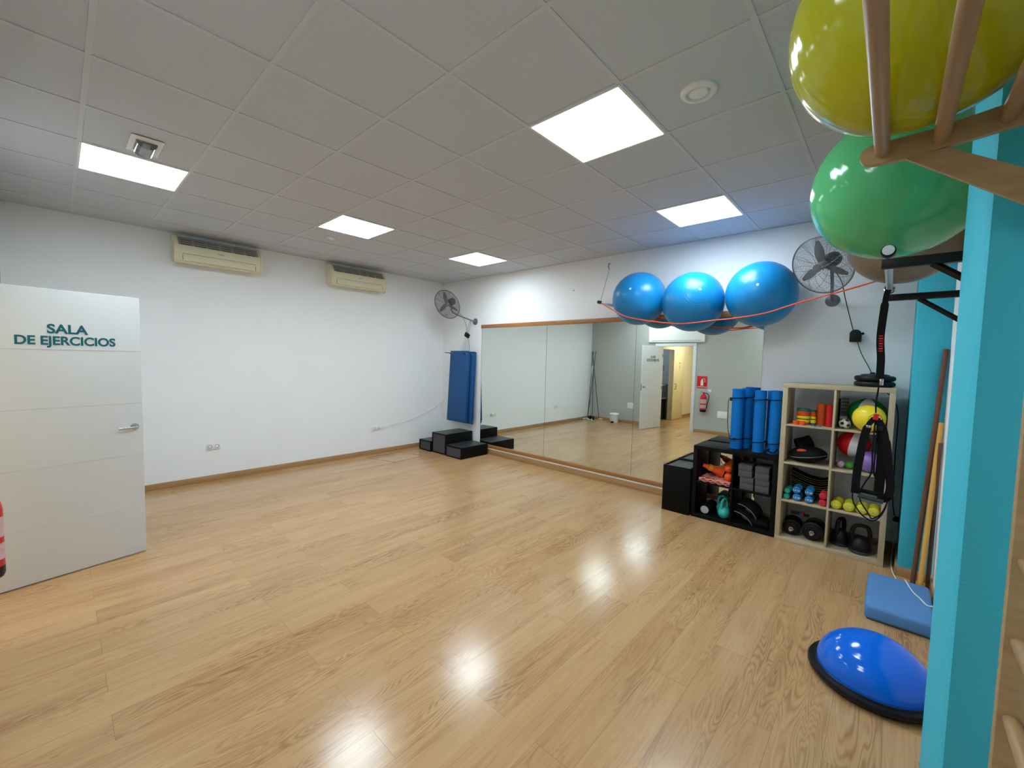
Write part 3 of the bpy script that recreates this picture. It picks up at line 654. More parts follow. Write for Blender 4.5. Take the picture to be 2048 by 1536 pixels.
t = thing('wall_bar', 'short white bar sticking out from the wall left of the blue balls', 'bar', (3.765, 0, 2.30))
MB().tube([(0, -.0, 0), (-.035, -.64, .02)], .016, 14).build('tube', WHITEV, t); MB().tube([(-.034, -.62, .0195), (-.036, -.66, .0205)], .019, 14).build('end_cap', BLACKP, t)
MB().lathe([(0, 0), (.035, 0), (.035, .006), (0, .006)], T=axis_frame((0, 0, 0), (0, -1, 0)), n=20).build('flange', STEELG, t)
o = MB().tube([(3.732, -.61, 2.335), (3.728, -.60, 2.36), (3.49, -.012, 2.85)], .0025, 6).build('stay_wire', STEELG); tag(o, 'thin wire tying the white bar to the wall hook', 'wire')
MB().tube(catmull([(3.49, 0, 2.92), (3.49, -.03, 2.91), (3.485, -.035, 2.87), (3.49, -.012, 2.845)], 5), .004, 8).build('hook', BLACKP, o)
MB().lathe([(0, 0), (.012, 0), (.012, .01), (0, .01)], (3.735, -.615, 2.325), 10).build('clip', BLACKP, o)
o = tag(MB().lathe([(0, 0), (.008, 0), (.006, .012), (0, .014)], T=axis_frame((2.93, 0, 2.62), (0, -1, 0)), n=12).build('wall_plug', GREYPATCH), 'tiny grey stud in the wall above the mirror', 'stud')

# ------------------------------------------------------------------ pull-up bar with two large balls
t = thing('pull_up_bar', 'black wall mounted pull-up frame with a pale tube, right of the shelf', 'pull-up bar', (XR, -1.9, 2.08))
for y in (-2.5, -1.31):
    yy = y+1.9
    MB().bx(6.25-XR, -.006, yy-.018, yy+.018, -.02, .02, .002).build('arm', BLACKP, t)
    MB().tube([(-.21, yy, -.015), (-.006, yy, -.175)], .014, 4).build('brace', BLACKP, t)
    MB().bx(-.008, -.001, yy-.03, yy+.03, -.25, .12, .002).build('wall_plate', BLACKP, t)
    MB().lathe([(.018, -.02), (.026, -.02), (.026, .02), (.018, .02)], T=axis_frame((6.27-XR, yy, .053), (0, -1, 0)), n=24).build('tube_holder', BLACKP, t)
MB().tube([(6.27-XR, -.63, .053), (6.27-XR, .62, .053)], .0165, 20).build('tube', mat('pale_steel', (190, 196, 200), .3, .6), t)
MB().lathe([(.004, 0), (.02, 0), (.021, .006), (.004, .007)], T=axis_frame((6.27-XR, -.63, .053), (0, -1, 0)), n=24).build('end_cap', WHITEV, t)
ball((6.281, -2.28, 2.488), .336, GBALL, 'large green exercise ball resting on the pull-up frame', 'exercise ball', (.5, .9, .2))
ball((6.32, -1.39, 2.447), .29, TBALL, 'taupe exercise ball behind the green ball on the pull-up frame', 'exercise ball', (1.2, .2, 0))

# ------------------------------------------------------------------ suspension trainer
YT = -1.40
t = thing('suspension_trainer', 'black strap suspension trainer hanging from the pull-up frame in front of the tan shelf', 'suspension trainer', (6.26, YT, .63))
def q(x, z, dy=0): return (x-6.26, dy, z-.63)
MB().strip(catmull([q(6.266, 2.118, -.022), q(6.258, 2.08), q(6.252, 1.99), q(6.245, 1.82), q(6.255, 1.68), q(6.256, 1.56)], 6), [.030]*10+[.040]*21, .004).build('main_strap', BLACKS, t)
MB().tube([(math.cos(a)*.024+.010, math.sin(a)*.008-.0, 2.128-.63+math.sin(a)*.024) for a in [2*PI*k/20 for k in range(20)]], .004, 8, closed=True).build('carabiner', CHROME, t)
rl = MB()
for k in range(7): rl.box(q(6.2475+.0006*k, 1.83-.016*k, -.0035), (.020, .001, .010 if k % 2 else .006))
rl.build('red_lettering', mat('red_print', (196, 30, 34), .5), t)
MB().tube(catmull([q(6.256, 1.57), q(6.254, 1.50), q(6.247, 1.40), q(6.25, 1.335)], 4), .0045, 8).build('cord', BLACKS, t)
MB().box(q(6.252, 1.31), (.028, .012, .042), (0, .15, 0), .005).build('equaliser', REDP, t)
MB().box(q(6.266, 1.535, 0), (.02, .01, .04), None, .003).build('buckle', CHROME, t)
for sx, nm in ((-1, 'left'), (1, 'right')):
    MB().strip(catmull([q(6.252, 1.33), q(6.252+sx*.025, 1.315), q(6.252+sx*.038, 1.285)], 4), .008, .002, (0, 1, 0)).build('tab', BLACKS, t)
MB().box(q(6.218, 1.245, -.01), (.024, .014, .018), None, .003).build('buckle', CHROME, t); MB().box(q(6.278, 1.24, -.01), (.024, .014, .03), None, .003).build('buckle', BLACKP, t)
MB().strip(catmull([q(6.245, 1.30), q(6.218, 1.25), q(6.20, 1.16), q(6.188, 1.05), q(6.178, .92), q(6.176, .79)], 5), [.03]*6+[.044]*20, .004).build('webbing', BLACKS, t)
MB().strip(catmull([q(6.258, 1.30, .01), q(6.275, 1.24, .01), q(6.292, 1.15, .01), q(6.295, 1.0, .01), q(6.292, .82, .01)], 5), [.03]*6+[.05]*15, .004).build('webbing', BLACKS, t)
MB().strip(catmull([q(6.27, 1.29, -.01), q(6.30, 1.22, -.01), q(6.318, 1.10, -.01), q(6.335, .96, -.01), q(6.345, .86, -.01), q(6.330, .795, -.01), q(6.29, .78, -.01)], 5), [.03]*8+[.042]*23, .004).build('webbing', BLACKS, t)
MB().tube(catmull([q(6.25, 1.28), q(6.248, 1.10), q(6.250, .95), q(6.225, .88), q(6.20, .81)], 5), .0045, 8).tube(catmull([q(6.262, 1.28), q(6.262, 1.10), q(6.262, .95), q(6.285, .88), q(6.31, .81)], 5), .0045, 8).build('cord', BLACKS, t)
MB().tube([q(6.19, .785, -.02), q(6.318, .770, -.02)], .0135, 14).build('handle', mat('foam_grip', (44, 50, 54), .6), t)
MB().tube([q(6.20, .81, .03), q(6.32, .80, .03)], .0135, 14).build('handle', BLACKF, t)
for a, b_, yb in (((6.165, .80), (6.335, .79), -.02), ((6.20, .80), (6.338, .80), .03)):
    MB().strip(catmull([q(a[0], a[1]+.02, yb), q(a[0]+.005, a[1]-.06, yb), q(a[0]+.05, a[1]-.135, yb), q(6.27, .635, yb), q(6.312, .68, yb), q(b_[0], b_[1]-.03, yb), q(b_[0], b_[1]+.02, yb)], 6), .014, .006, (0, 1, 0)).build('foot_loop', BLACKS, t)

# ------------------------------------------------------------------ cube shelves
def kallax(name, lab, x0, yf, cols, rows, mh, mv, shade=None):
    w = .765 if cols == 2 else 1.465; h = .765 if rows == 2 else 1.465; d = .39; T_ = .0385; t_ = .016; o_ = .3355
    t = thing(name, lab, 'shelf', (x0, yf, 0))
    MB().bx(0, w, 0, d, h-T_, h, .0015).build('top_board', mh, t); MB().bx(0, w, 0, d, 0, T_, .0015).build('bottom_board', mh, t)
    for x in (0, w-T_): MB().bx(x, x+T_, .0003, d-.0003, T_, h-T_, .001).build('side_board', mv, t)
    for i in range(1, cols): MB().bx(T_+o_*i+t_*(i-1), T_+(o_+t_)*i, .001, d-.001, T_, h-T_, .0008).build('divider', mv, t)
    for j in range(1, rows):
        for i in range(cols):
            xa = T_+(o_+t_)*i; MB().bx(xa, xa+o_, .001, d-.001, T_+o_*j+t_*(j-1), T_+(o_+t_)*j, .0008).build('shelf_board', mh, t)
    return t
KX, KY = 5.583, -.457; BX, BY = 4.808, -.430
kallax('cube_shelf', 'tall pale oak cube shelf with eight open cubes', KX, KY, 2, 4, OAKP, OAKV)
kallax('cube_shelf', 'low black brown cube shelf carrying the rolled blue mats', BX, BY, 2, 2, BLACKW, BLACKW)
ZR = [.0385+.3515*k for k in range(4)]

# rolled mats on the black shelf
def rolled(x, y, r, h, lab, lean=(0, 0, 0), st=True, ang=0):
    t = thing('rolled_mat', lab, 'rolled exercise mat', (x, y, .767), lean, 'blue rolled mats on the black shelf')
    m = MB(); pts = []; n = 150
    # spiral roll
    turns = 5; b2 = bmesh.new(); lo = []; hi = []
    for k in range(n+1):
        f = k/n; a = f*turns*2*PI+ang; rr = .012+(r-.012)*f
        lo.append(b2.verts.new((rr*math.cos(a), rr*math.sin(a), 0))); hi.append(b2.verts.new((rr*math.cos(a), rr*math.sin(a), h)))
    for k in range(n): b2.faces.new((lo[k], lo[k+1], hi[k+1], hi[k]))
    bmesh.ops.solidify(b2, geom=b2.faces[:], thickness=.0075)
    m.merge(b2); m.build('foam', BLUEM, t, ang=50)
    if st:
        for z in (.10, h-.09):
            MB().tube([((r+.003)*math.cos(a), (r+.003)*math.sin(a), z+.006*math.cos(a)) for a in [2*PI*k/28 for k in range(28)]], .0042, 6, closed=True).build('strap', BLACKS, t)
    return t
m1 = rolled(5.165, -.265, .057, .61, 'blue rolled mat with a black carry strap, leftmost on the black shelf', st=True)
MB().strip(catmull([(-.055, -.01, .52), (-.082, -.01, .50), (-.085, -.01, .36), (-.078, -.01, .20), (-.05, -.03, .11)], 5), .012, .003, (0, 1, 0)).build('carry_strap', BLACKS, m1)
MB().box((-.06, -.01, .50), (.02, .03, .03), None, .004).build('buckle', BLACKP, m1)
MB().sphere((0, -.065, .105), .016, 12, 8, (1.5, .8, .8)).build('knot', BLACKP, m1)
rolled(5.225, -.155, .055, .615, 'blue rolled mat standing behind the leftmost one on the black shelf')
rolled(5.372, -.29, .056, .61, 'blue rolled mat in the middle of the black shelf', ang=1.2)
m4 = rolled(5.497, -.275, .055, .615, 'blue rolled mat standing against the pale oak shelf', (0, 0.012, 0), ang=2.2)
MB().strip(catmull([(-.06, -.03, .09), (-.03, -.07, .04), (.02, -.075, .02), (.05, -.06, .06)], 4), .012, .003, (0, 0, 1)).build('carry_strap', BLACKS, m4)
MB().sphere((-.03, -.07, .05), .015, 12, 8, (1.3, .8, .8)).build('knot', BLACKP, m4)
rolled(5.455, -.155, .052, .605, 'blue rolled mat at the back beside the pale oak shelf', ang=.4)

# black shelf, upper left: orange cones, spheres, cloth
zT = ZR[1]; zB = ZR[0]; cxl = BX+.0385
def cone(loc, rot, lab):
    t = thing('marker_cone', lab, 'cone', loc, rot, 'orange cones in the black shelf')
    MB().lathe([(.062, 0), (.062, .006), (.055, .008), (.018, .20), (.014, .20), (.050, .008)], n=28).build('cone', ORANGE, t)
    return t
cn = cone((cxl+.20, BY+.20, zT+.092), (0, -1.25, .5), 'orange cone lying on its side at the left of the black shelf cube')
for k in range(3): MB().tube([(.034*math.cos(a)+.0, .034*math.sin(a), .115+.012*k) for a in [2*PI*i/20 for i in range(20)]], .0025, 5, closed=True).build('yellow_band', YELP, cn)
cone((cxl+.24, BY+.30, zT+.13), (.2, .6, 0), 'orange cone tilted at the back of the black shelf cube')
ball((cxl+.29, BY+.09, zT+.082), .042, ORANGE, 'lower orange ball in the black shelf cube', 'ball', name='small_ball', group='orange balls in the black shelf', valve=False)
ball((cxl+.285, BY+.10, zT+.163), .041, ORANGE, 'upper orange ball in the black shelf cube', 'ball', name='small_ball', group='orange balls in the black shelf', valve=False)
pc = MB(); rng = random.Random(3)
for k in range(3):
    b2 = bmesh.new(); bmesh.ops.create_grid(b2, x_segments=26, y_segments=18, size=.5)
    for v in b2.verts: v.co = Vector((v.co.x*.30, v.co.y*.28, .006*math.sin(v.co.x*26+k*2)+.004*math.sin(v.co.y*30+k)+k*.012))
    bmesh.ops.solidify(b2, geom=b2.faces[:], thickness=.006); pc.merge(b2, Matrix.Translation((cxl+.172, BY+.155, zT+.013)))
tag(pc.build('folded_cloth', PINK), 'salmon pink folded cloth under the orange cones', 'cloth')
tag(MB().tube(catmull([(cxl+.02, BY+.05, zT+.075), (cxl+.03, BY+.04, zT+.05), (cxl+.07, BY+.04, zT+.043), (cxl+.17, BY+.03, zT+.046)], 5), .004, 6).build('elastic_cord', BLACKS), 'thin dark cord lying on the salmon cloth', 'cord')
# upper right: foam blocks
names = ['lowest', 'second lowest', 'second highest', 'topmost']
bcx = BX+.0385+.3515
for cidx, (xx, side) in enumerate(((bcx+.105, 'left'), (bcx+.247, 'right'))):
    for k in range(4):
        off = [(.012, .0), (.010, .004), (-.004, 0), (-.008, .004)][k][0]*(1 if cidx == 0 else .3)
        o = MB().bx(-.060, .060, -.11, .11, 0, .062, .004).build('foam_block', GREYB)
        o.location = (xx+off, BY+.135+.004*(k % 2), zT+.0005+.0625*k)
        tag(o, f'grey foam block, {names[k]} in the {side} stack of the black shelf', 'foam block', 'grey foam blocks in the black shelf')
# lower left: roller and kettlebells
t = thing('foam_roller', 'black foam roller with a pale end in the lower left black cube', 'foam roller', (cxl+.085, BY+.05, zB+.0475))
MB().tube([(0, 0, 0), (0, .27, 0)], .046, 26).build('body', BLACKF, t); MB().lathe([(0, 0), (.04, 0), (.044, -.004), (0, -.004)], T=axis_frame((0, -.0005, 0), (0, -1, 0)), n=26).build('pale_end', mat('pale_grey_end', (176, 174, 170), .6), t)
def kettle(loc, lab, rb=.062, m=TEALK, rotz=0):
    t = thing('kettlebell', lab, 'kettlebell', loc, (0, 0, rotz))
    MB().lathe([(0, 0), (rb*.6, 0), (rb*.82, rb*.2), (rb, rb*.75), (rb*.98, rb*1.0), (rb*.8, rb*1.5), (rb*.4, rb*1.85), (0, rb*1.95)], n=32).build('bell', m, t)
    hh = rb*1.55
    MB().tube(catmull([(-rb*.62, 0, rb*1.35), (-rb*.72, 0, rb*1.9), (-rb*.62, 0, rb*2.6), (-rb*.3, 0, rb*3.0), (rb*.3, 0, rb*3.0), (rb*.62, 0, rb*2.6), (rb*.72, 0, rb*1.9), (rb*.62, 0, rb*1.35)], 5), rb*.2, 12).build('handle', m, t)
    return t
kettle((cxl+.262, BY+.10, zB), 'teal kettlebell at the front of the lower left black cube', rotz=1.2)
kettle((cxl+.205, BY+.24, zB), 'teal kettlebell behind the front one in the black cube', .058, rotz=.5)
# lower right: black ankle weights with grey piping
def ankle(loc, rot, lab):
    t = thing('ankle_weight', lab, 'ankle weight', loc, rot)
    pts = [Vector((math.sin(a)*.105, 0, math.cos(a)*.09)) for a in [-.95+1.9*k/10 for k in range(11)]]
    MB().strip([p-Vector((0, 0, .075)) for p in pts], .12, .036, (0, 1, 0)).build('padding', BLACKF, t)
    for s in (-1, 1): MB().tube([Vector((p.x*1.22, s*.061, p.z*1.22-.090)) for p in pts], .0035, 6).build('piping', GREYPATCH, t)
    MB().box((0, -.063, .0), (.05, .004, .022), None, .002).build('patch', mat('patch_dark_grey', (58, 60, 62), .6), t)
    return t
ax = bcx
ankle((ax+.155, BY+.12, zB+.165), (.5, .62, .0), 'black padded cuff with grey piping, upper in the lower right black cube')
ankle((ax+.125, BY+.11, zB+.085), (.5, .62, .05), 'black padded cuff with grey piping, lower in the lower right black cube')
tag(MB().box((ax+.235, BY+.16, zB+.035), (.15, .2, .06), (0, .12, .1), .02).build('foam_pad', BLACKF), 'black foam pad at the right of the lower right black cube', 'foam pad')

# ------------------------------------------------------------------ contents of the oak shelf
c0 = KX+.0385; c1 = KX+.0385+.3515
# top left
z = ZR[3]
def disc(x, y, z, r, h, m, lab):
    o = MB().lathe([(r*.35, 0), (r*.97, 0), (r, h*.25), (r, h*.75), (r*.97, h), (r*.35, h)], n=36).build('foam_disc', m); o.location = (x, y, z)
    tag(o, lab, 'disc', 'stacked discs in the oak shelf'); return o
zz = z
for h, m, lab in ((.022, ORANGER, 'orange red disc, lowest of the wide stack'), (.026, YELP, 'lower yellow disc of the wide stack'), (.007, BLACKP, 'thin black disc in the wide stack'), (.024, YELP, 'upper yellow disc of the wide stack'), (.042, ORANGER, 'thick orange red disc of the wide stack'), (.026, DGREEN, 'dark green disc topping the wide stack')):
    disc(c0+.112, KY+.11, zz, .051, h-.0006, m, lab); zz += h
zz = z
for h, m, lab in ((.02, DGREEN, 'dark green disc, lowest of the narrow stack'), (.03, YELP, 'lower yellow disc of the narrow stack'), (.007, BLACKP, 'thin black disc in the narrow stack'), (.022, YELP, 'upper yellow disc of the narrow stack'), (.042, ORANGER, 'orange red disc of the narrow stack'), (.018, DGREEN, 'dark green disc topping the narrow stack')):
    disc(c0+.187, KY+.12, zz, .0225, h-.0006, m, lab); zz += h
tag(MB().tube([(c0+.232, KY+.085, z), (c0+.232, KY+.085, z+.196)], .042, 32).build('band_roll', mat('orange_translucent', (196, 78, 22), .25)), 'glossy orange cylinder in the top left cube of the oak shelf', 'cylinder')
bpy.data.objects['band_roll'].location = (.012, .07, 0)
tag(MB().tube([(c0+.305, KY+.10, z), (c0+.305, KY+.10, z+.196)], .027, 32).build('band_roll', REDP), 'glossy red cylinder beside the orange one in the top left cube', 'cylinder')
for k, (dx, lab) in enumerate(((.082, 'left small bright orange ring at the shelf edge'), (.128, 'right small bright orange ring at the shelf edge'))):
    o = MB().lathe([(.014, 0), (.023, 0), (.024, .036), (.015, .036)], n=20).build('small_ring', ORANGE); o.location = (c0+dx-.012, KY+.028, z+.0005); tag(o, lab, 'ring', 'small orange rings')
bs = MB(); rng = random.Random(5)
for k in range(9):
    a = rng.uniform(0, 2*PI); bs.tube(catmull([(0, 0, .006), (.02*math.cos(a), .015*math.sin(a), .012), (.045*math.cos(a), .03*math.sin(a), .007)], 4), .004, 6)
o = bs.build('jumping_rope', mat('slate_blue', (54, 74, 132), .6)); o.location = (c0+.215, KY+.038, z); tag(o, 'small blue tangle of cord at the front of the top left cube', 'cord')
# top right
t = thing('wire_basket', 'small black mesh basket at the back of the top right cube', 'basket', (c1+.038, KY+.29, z))
g = MB()
for k in range(9):
    zz = .03*k+.006; g.tube([(-.033, -.06, zz), (.033, -.06, zz), (.033, .06, zz), (-.033, .06, zz)], .0018, 4, closed=True)
for k in range(7): g.tube([(-.033+.066*k/6, -.06, .004), (-.033+.066*k/6, -.06, .246)], .0014, 4)
for k in range(10): g.tube([(-.033, -.06+.12*k/9, .004), (-.033, -.06+.12*k/9, .246)], .0014, 4)
g.build('mesh', BLACKP, t); MB().box((.004, -.064, .085), (.05, .002, .02)).build('card', LABELW, t)
# mini football
sb = MB().sphere((0, 0, 0), .043, 40, 24).build('mini_football', WHITEV); sb.location = (c1+.062, KY+.10, z+.0435); tag(sb, 'small black and white football in the top right cube', 'ball')
phi = (1+5**.5)/2; ico = [Vector(v).normalized() for a in (-1, 1) for b in (-phi, phi) for v in ((0, a, b), (a, b, 0), (b, 0, a))]
Rm = Euler((.1, .35, .2)).to_matrix()
for v in ico:
    v = Rm @ v; ax_ = axis_frame((0, 0, 0), v); b2 = bmesh.new()
    vs = [b2.verts.new((.016*math.cos(2*PI*k/5), .016*math.sin(2*PI*k/5), 0)) for k in range(5)]; b2.faces.new(vs)
    bmesh.ops.subdivide_edges(b2, edges=b2.edges[:], cuts=2, use_grid_fill=True); b2.transform(Matrix.Identity(4))
    bmesh.ops.triangulate(b2, faces=b2.faces[:]); bmesh.ops.subdivide_edges(b2, edges=b2.edges[:], cuts=1)
    for w in b2.verts: w.co = (ax_ @ Vector((w.co.x, w.co.y, .043))).normalized()*.0434
    MB().merge(b2).build('black_patch', BLACKP, sb)
ball((c1+.197, KY+.272, z+.134), .132, BEACHG, 'green and white striped ball at the back of the top right cube', 'ball', (.1, .0, 1.047), 'inflatable_ball', valve=False)
ball((c1+.220, KY+.034, z+.112), .110, YELV, 'yellow ball in front of the green and white one', 'ball', (0, 0, 0), 'inflatable_ball', valve=False)
# second row left: black bag shapes
z = ZR[2]
t = thing('weight_bag', 'flat black bag with grey piping and an orange patch in the second left cube', 'bag', (c0+.168, KY+.158, z+.012), (0, -.08, .0))
bg = MB().sphere((0, 0, .062), 1, 36, 20, (.145, .145, .07)).build('body', BLACKF, t)
MB().tube([(.143*math.cos(a), .142*math.sin(a), .052+.014*math.cos(a)) for a in [2*PI*k/40 for k in range(40)]], .003, 6, closed=True).build('piping', GREYPATCH, t)
MB().sphere((-.035, -.098, .105), .03, 20, 10, (1.35, .6, .42), Euler((.9, 0, -.2)).to_matrix().to_4x4()).build('orange_patch', ORANGER, t)
tag(MB().tube([(c0+.045, KY+.17, z+.10), (c0+.15, KY+.22, z+.145)], .058, 22).build('rolled_pad', BLACKF), 'black rolled pad behind the flat bag in the second left cube', 'pad')
bpy.data.objects['rolled_pad'].location = (.012, .09, .03)
# second row right
ball((c1+.124, KY+.235, z+.2125), .1195, BEACHR, 'red and white striped ball in the second right cube', 'ball', (.2, -.12, 1.35), 'inflatable_ball', valve=False)
ball((c1+.242, KY+.105, z+.088), .087, PURPLE, 'purple ball behind the black straps in the second right cube', 'ball', (0, 0, 0), 'inflatable_ball', valve=False)
ball((c1+.055, KY+.13, z+.03), .0295, mat('pale_pink', (206, 176, 196), .4), 'small pale pink ball in the second right cube', 'ball', name='small_ball', valve=False)
ball((c1+.115, KY+.12, z+.034), .0335, mat('leaf_green', (72, 150, 50), .4), 'small green ball in the second right cube', 'ball', name='small_ball', valve=False)
# third row left: striped webbing + dumbbells
z = ZR[1]
wb = thing('speed_ladder', 'folded black webbing with yellow edges in the third left cube', 'webbing', (c0+.20, KY+.27, z))
rng = random.Random(9)
for k in range(9):
    pts = []
    for j in range(13):
        u = j/12; xx = -.16+.29*u; pts.append((xx+.0, -.01*(k % 3), .028+.021*k+.055*(1-u)**2-.012*math.sin(PI*u)+(.012 if u > .9 else 0)))
    o = MB().strip(pts, .13, .008, (0, 1, 0)).build('strap_fold', BLACKS, wb)
    MB().tube([(p[0], p[1]-.067, p[2]) for p in pts], .0022, 5).build('yellow_edge', mat('dull_yellow', (112, 108, 48), .6), o)
def dumbbell(r, ln, m, lab, loc, grp, rot=(0, 0, 0), txt=None, sc=1):
    t = thing('dumbbell', lab, 'dumbbell', loc, rot, grp); r2 = r
    for s in (0, 1):
        y0 = 0 if s == 0 else ln-.048
        MB().lathe([(0, 0), (r*.72, 0), (r*.93, .006), (r, .014), (r, .034), (r*.93, .042), (r*.6, .048), (0, .048)], T=Matrix(((1, 0, 0, 0), (0, 0, 1, y0), (0, 1, 0, 0), (0, 0, 0, 1))) @ Matrix.Rotation(PI/8, 4, 'Z'), n=28).build('head', m, t)
    MB().tube([(0, .04, 0), (0, ln-.04, 0)], .013, 14).build('handle', m, t)
    if txt: text(txt, .022, LABELW, t, Matrix(((1, 0, 0, 0), (0, 0, -1, -.0012), (0, 1, 0, -.006), (0, 0, 0, 1))), ext=.0004, bold=.0004)
    return t
g1 = 'small dumbbells in the third left cube'
yd = KY+.025
dumbbell(.0255, .145, GRND, 'lower teal green dumbbell in the third left cube', (c0+.033, yd, z+.0262), g1)
dumbbell(.0255, .145, GRND, 'upper teal green dumbbell in the third left cube', (c0+.036, yd+.004, z+.078), g1)
dumbbell(.0325, .165, BLUED, 'lower blue dumbbell of the left blue pair', (c0+.112, yd, z+.033), g1, txt='1,5 kg')
dumbbell(.0325, .165, BLUED, 'upper blue dumbbell of the left blue pair', (c0+.107, yd+.005, z+.0985), g1, txt='1,5 kg')
dumbbell(.0325, .165, BLUED, 'lower blue dumbbell of the right blue pair', (c0+.204, yd, z+.033), g1, txt='1,5 kg')
dumbbell(.0325, .165, BLUED, 'upper blue dumbbell of the right blue pair', (c0+.200, yd+.005, z+.0985), g1, txt='1,5 kg')
dumbbell(.029, .15, REDD, 'lower red dumbbell in the third left cube', (c0+.303, yd, z+.030), g1)
dumbbell(.029, .15, REDD, 'upper red dumbbell in the third left cube', (c0+.303, yd+.004, z+.0885), g1)
g2 = 'yellow dumbbells in the third right cube'
for k, (dx, lab) in enumerate(((.045, 'leftmost yellow dumbbell in the third right cube'), (.131, 'second yellow dumbbell from the left'), (.217, 'third yellow dumbbell from the left, behind the foot loop'), (.294, 'rightmost yellow dumbbell in the third right cube'))):
    dumbbell(.0395 if k < 3 else .037, .17, YELD, lab, (c1+dx, yd, z+.040), g2, (0, 0, (-.06, -.03, .0, .0)[k]), txt='2 kg')
# bottom left: plate-loaded dumbbells
z = ZR[0]
def plated(loc, rot, lab, r=.075):
    t = thing('plate_dumbbell', lab, 'dumbbell', loc, rot, 'plate dumbbells in the bottom left cube')
    MB().tube([(0, -.06, 0), (0, .26, 0)], .0125, 16).build('bar', CHROME, t)
    for y0, rr in ((0, r*.8), (.022, r), (.18, r), (.202, r*.8)):
        MB().lathe([(.014, 0), (rr*.6, 0), (rr*.66, -.003), (rr*.9, -.003), (rr, .003), (rr, .018), (rr*.95, .021), (.014, .021)], T=Matrix(((1, 0, 0, 0), (0, 0, 1, y0), (0, 1, 0, 0), (0, 0, 0, 1))), n=36).build('plate', BLACKP, t)
    MB().tube([(0, -.022, 0), (0, -.002, 0)], .021, 6).build('collar_nut', CHROME, t); MB().tube([(0, .224, 0), (0, .244, 0)], .021, 6).build('collar_nut', CHROME, t)
    return t
plated((c0+.078, KY+.095, z+.0695), (0, 0, .03), 'plate loaded black dumbbell, left in the bottom left cube', .069)
plated((c0+.238, KY+.075, z+.083), (0, 0, -.02), 'larger plate loaded black dumbbell, right in the bottom left cube', .082)
t = thing('short_bar', 'short black bar with coloured clips lying across the plate dumbbells', 'bar', (c0+.055, KY+.20, z+.195), (0, 0, .0))
MB().tube([(0, 0, 0), (.14, .0, -.005)], .013, 14).build('bar', BLACKP, t); MB().tube([(.07, 0, -.002), (.082, 0, -.002)], .022, 16).build('blue_clip', mat('clip_blue', (60, 90, 160), .4), t)
MB().tube([(.088, 0, -.002), (.10, 0, -.002)], .026, 16).build('red_clip', REDP, t)
# bottom right: black bells
def bell(loc, rz, lab, r=.07):
    t = thing('iron_kettlebell', lab, 'kettlebell', loc, (0, 0, rz), 'black kettlebells in the bottom right cube')
    MB().lathe([(0, 0), (r*.9, 0), (r, .006), (r*1.0, .022), (r*.97, .026)], n=36).build('rubber_foot', mat('dark_green_rubber', (38, 52, 52), .4), t)
    MB().lathe([(0, .02), (r*.97, .024), (r*1.0, .05), (r*.92, .085), (r*.66, .125), (r*.4, .142), (0, .145)], n=36).build('bell', BLACKP, t)
    MB().tube(catmull([(-r*.68, 0, .10), (-r*.78, 0, .16), (-r*.62, 0, .215), (-r*.3, 0, .232), (r*.3, 0, .232), (r*.62, 0, .215), (r*.78, 0, .16), (r*.68, 0, .10)], 5), .0155, 12).build('handle', BLACKP, t)
bell((c1+.080, KY+.19, z), 1.15, 'black kettlebell at the left of the bottom right cube', .068)
bell((c1+.222, KY+.11, z), .25, 'black kettlebell at the right of the bottom right cube', .078)
# cushions on top
def cushion(zb, lab, top=False, r=.136):
    t = thing('stability_cushion', lab, 'cushion', (6.207, -.27, zb), (0, 0, 0), 'black cushions on the oak shelf')
    MB().lathe([(0, 0), (r*.84, 0), (r*.93, .004), (r*.985, .012), (r, .023), (r*.985, .034), (r*.93, .042), (r*.84, .0455), (r*.7, .046), (0, .046)], n=48).build('pad', RUBBER, t)
    if top:
        MB().lathe([(r*.72, .045), (r*.68, .054), (r*.5, .060), (0, .062)], n=36).build('raised_centre', RUBBER, t); MB().sphere((-.015, 0, .066), .02, 14, 8, (1, 1, .5)).build('valve', BLACKP, t)
cushion(1.4655, 'lower black round cushion on top of the pale oak shelf'); cushion(1.513, 'upper black round cushion topping the pale oak shelf', True)

# ------------------------------------------------------------------ plug, white cable, sticks
t = thing('power_plug', 'white plug block with black plug beside the oak shelf', 'plug', (6.412, -.03, .245))
MB().box((0, 0, 0), (.058, .05, .085), (0, .1, 0), .006).build('block', WHITE, t); MB().box((.0, -.01, .062), (.035, .035, .045), (0, .5, 0), .01).build('black_plug', BLACKP, t)
cpt = [(6.410, -.04, .21), (6.405, -.10, .10), (6.398, -.25, .03), (6.398, -.40, .006), (6.41, -.55, .006), (6.44, -.72, .006), (6.455, -.835, .03), (6.462, -.86, .085), (6.468, -.90, .108), (6.50, -1.05, .104), (6.535, -1.14, .104), (6.565, -1.22, .104), (6.60, -1.20, .104)]
tag(MB().tube(catmull(cpt, 7), .0036, 8).build('white_cable', WHITE), 'white cable trailing from the plug over the blue foam step', 'cable')
def stick(a, b, r, m, lab):
    o = MB().tube([(0, 0, 0), tuple(Vector(b)-Vector(a))], r, 16).build('wooden_stick', m); o.location = a; tag(o, lab, 'stick'); return o
stick((6.515, -.68, .002), (6.597, -.565, 1.775), .0155, BROWNW, 'long dark brown stick leaning on the turquoise column')
stick((6.553, -.72, .002), (6.600, -.60, 1.235), .016, YELW, 'short yellow wooden stick beside the brown one')
stick((6.594, -.66, .002), (6.604, -.64, 1.09), .011, BROWNW, 'shortest dark stick, behind the yellow one')

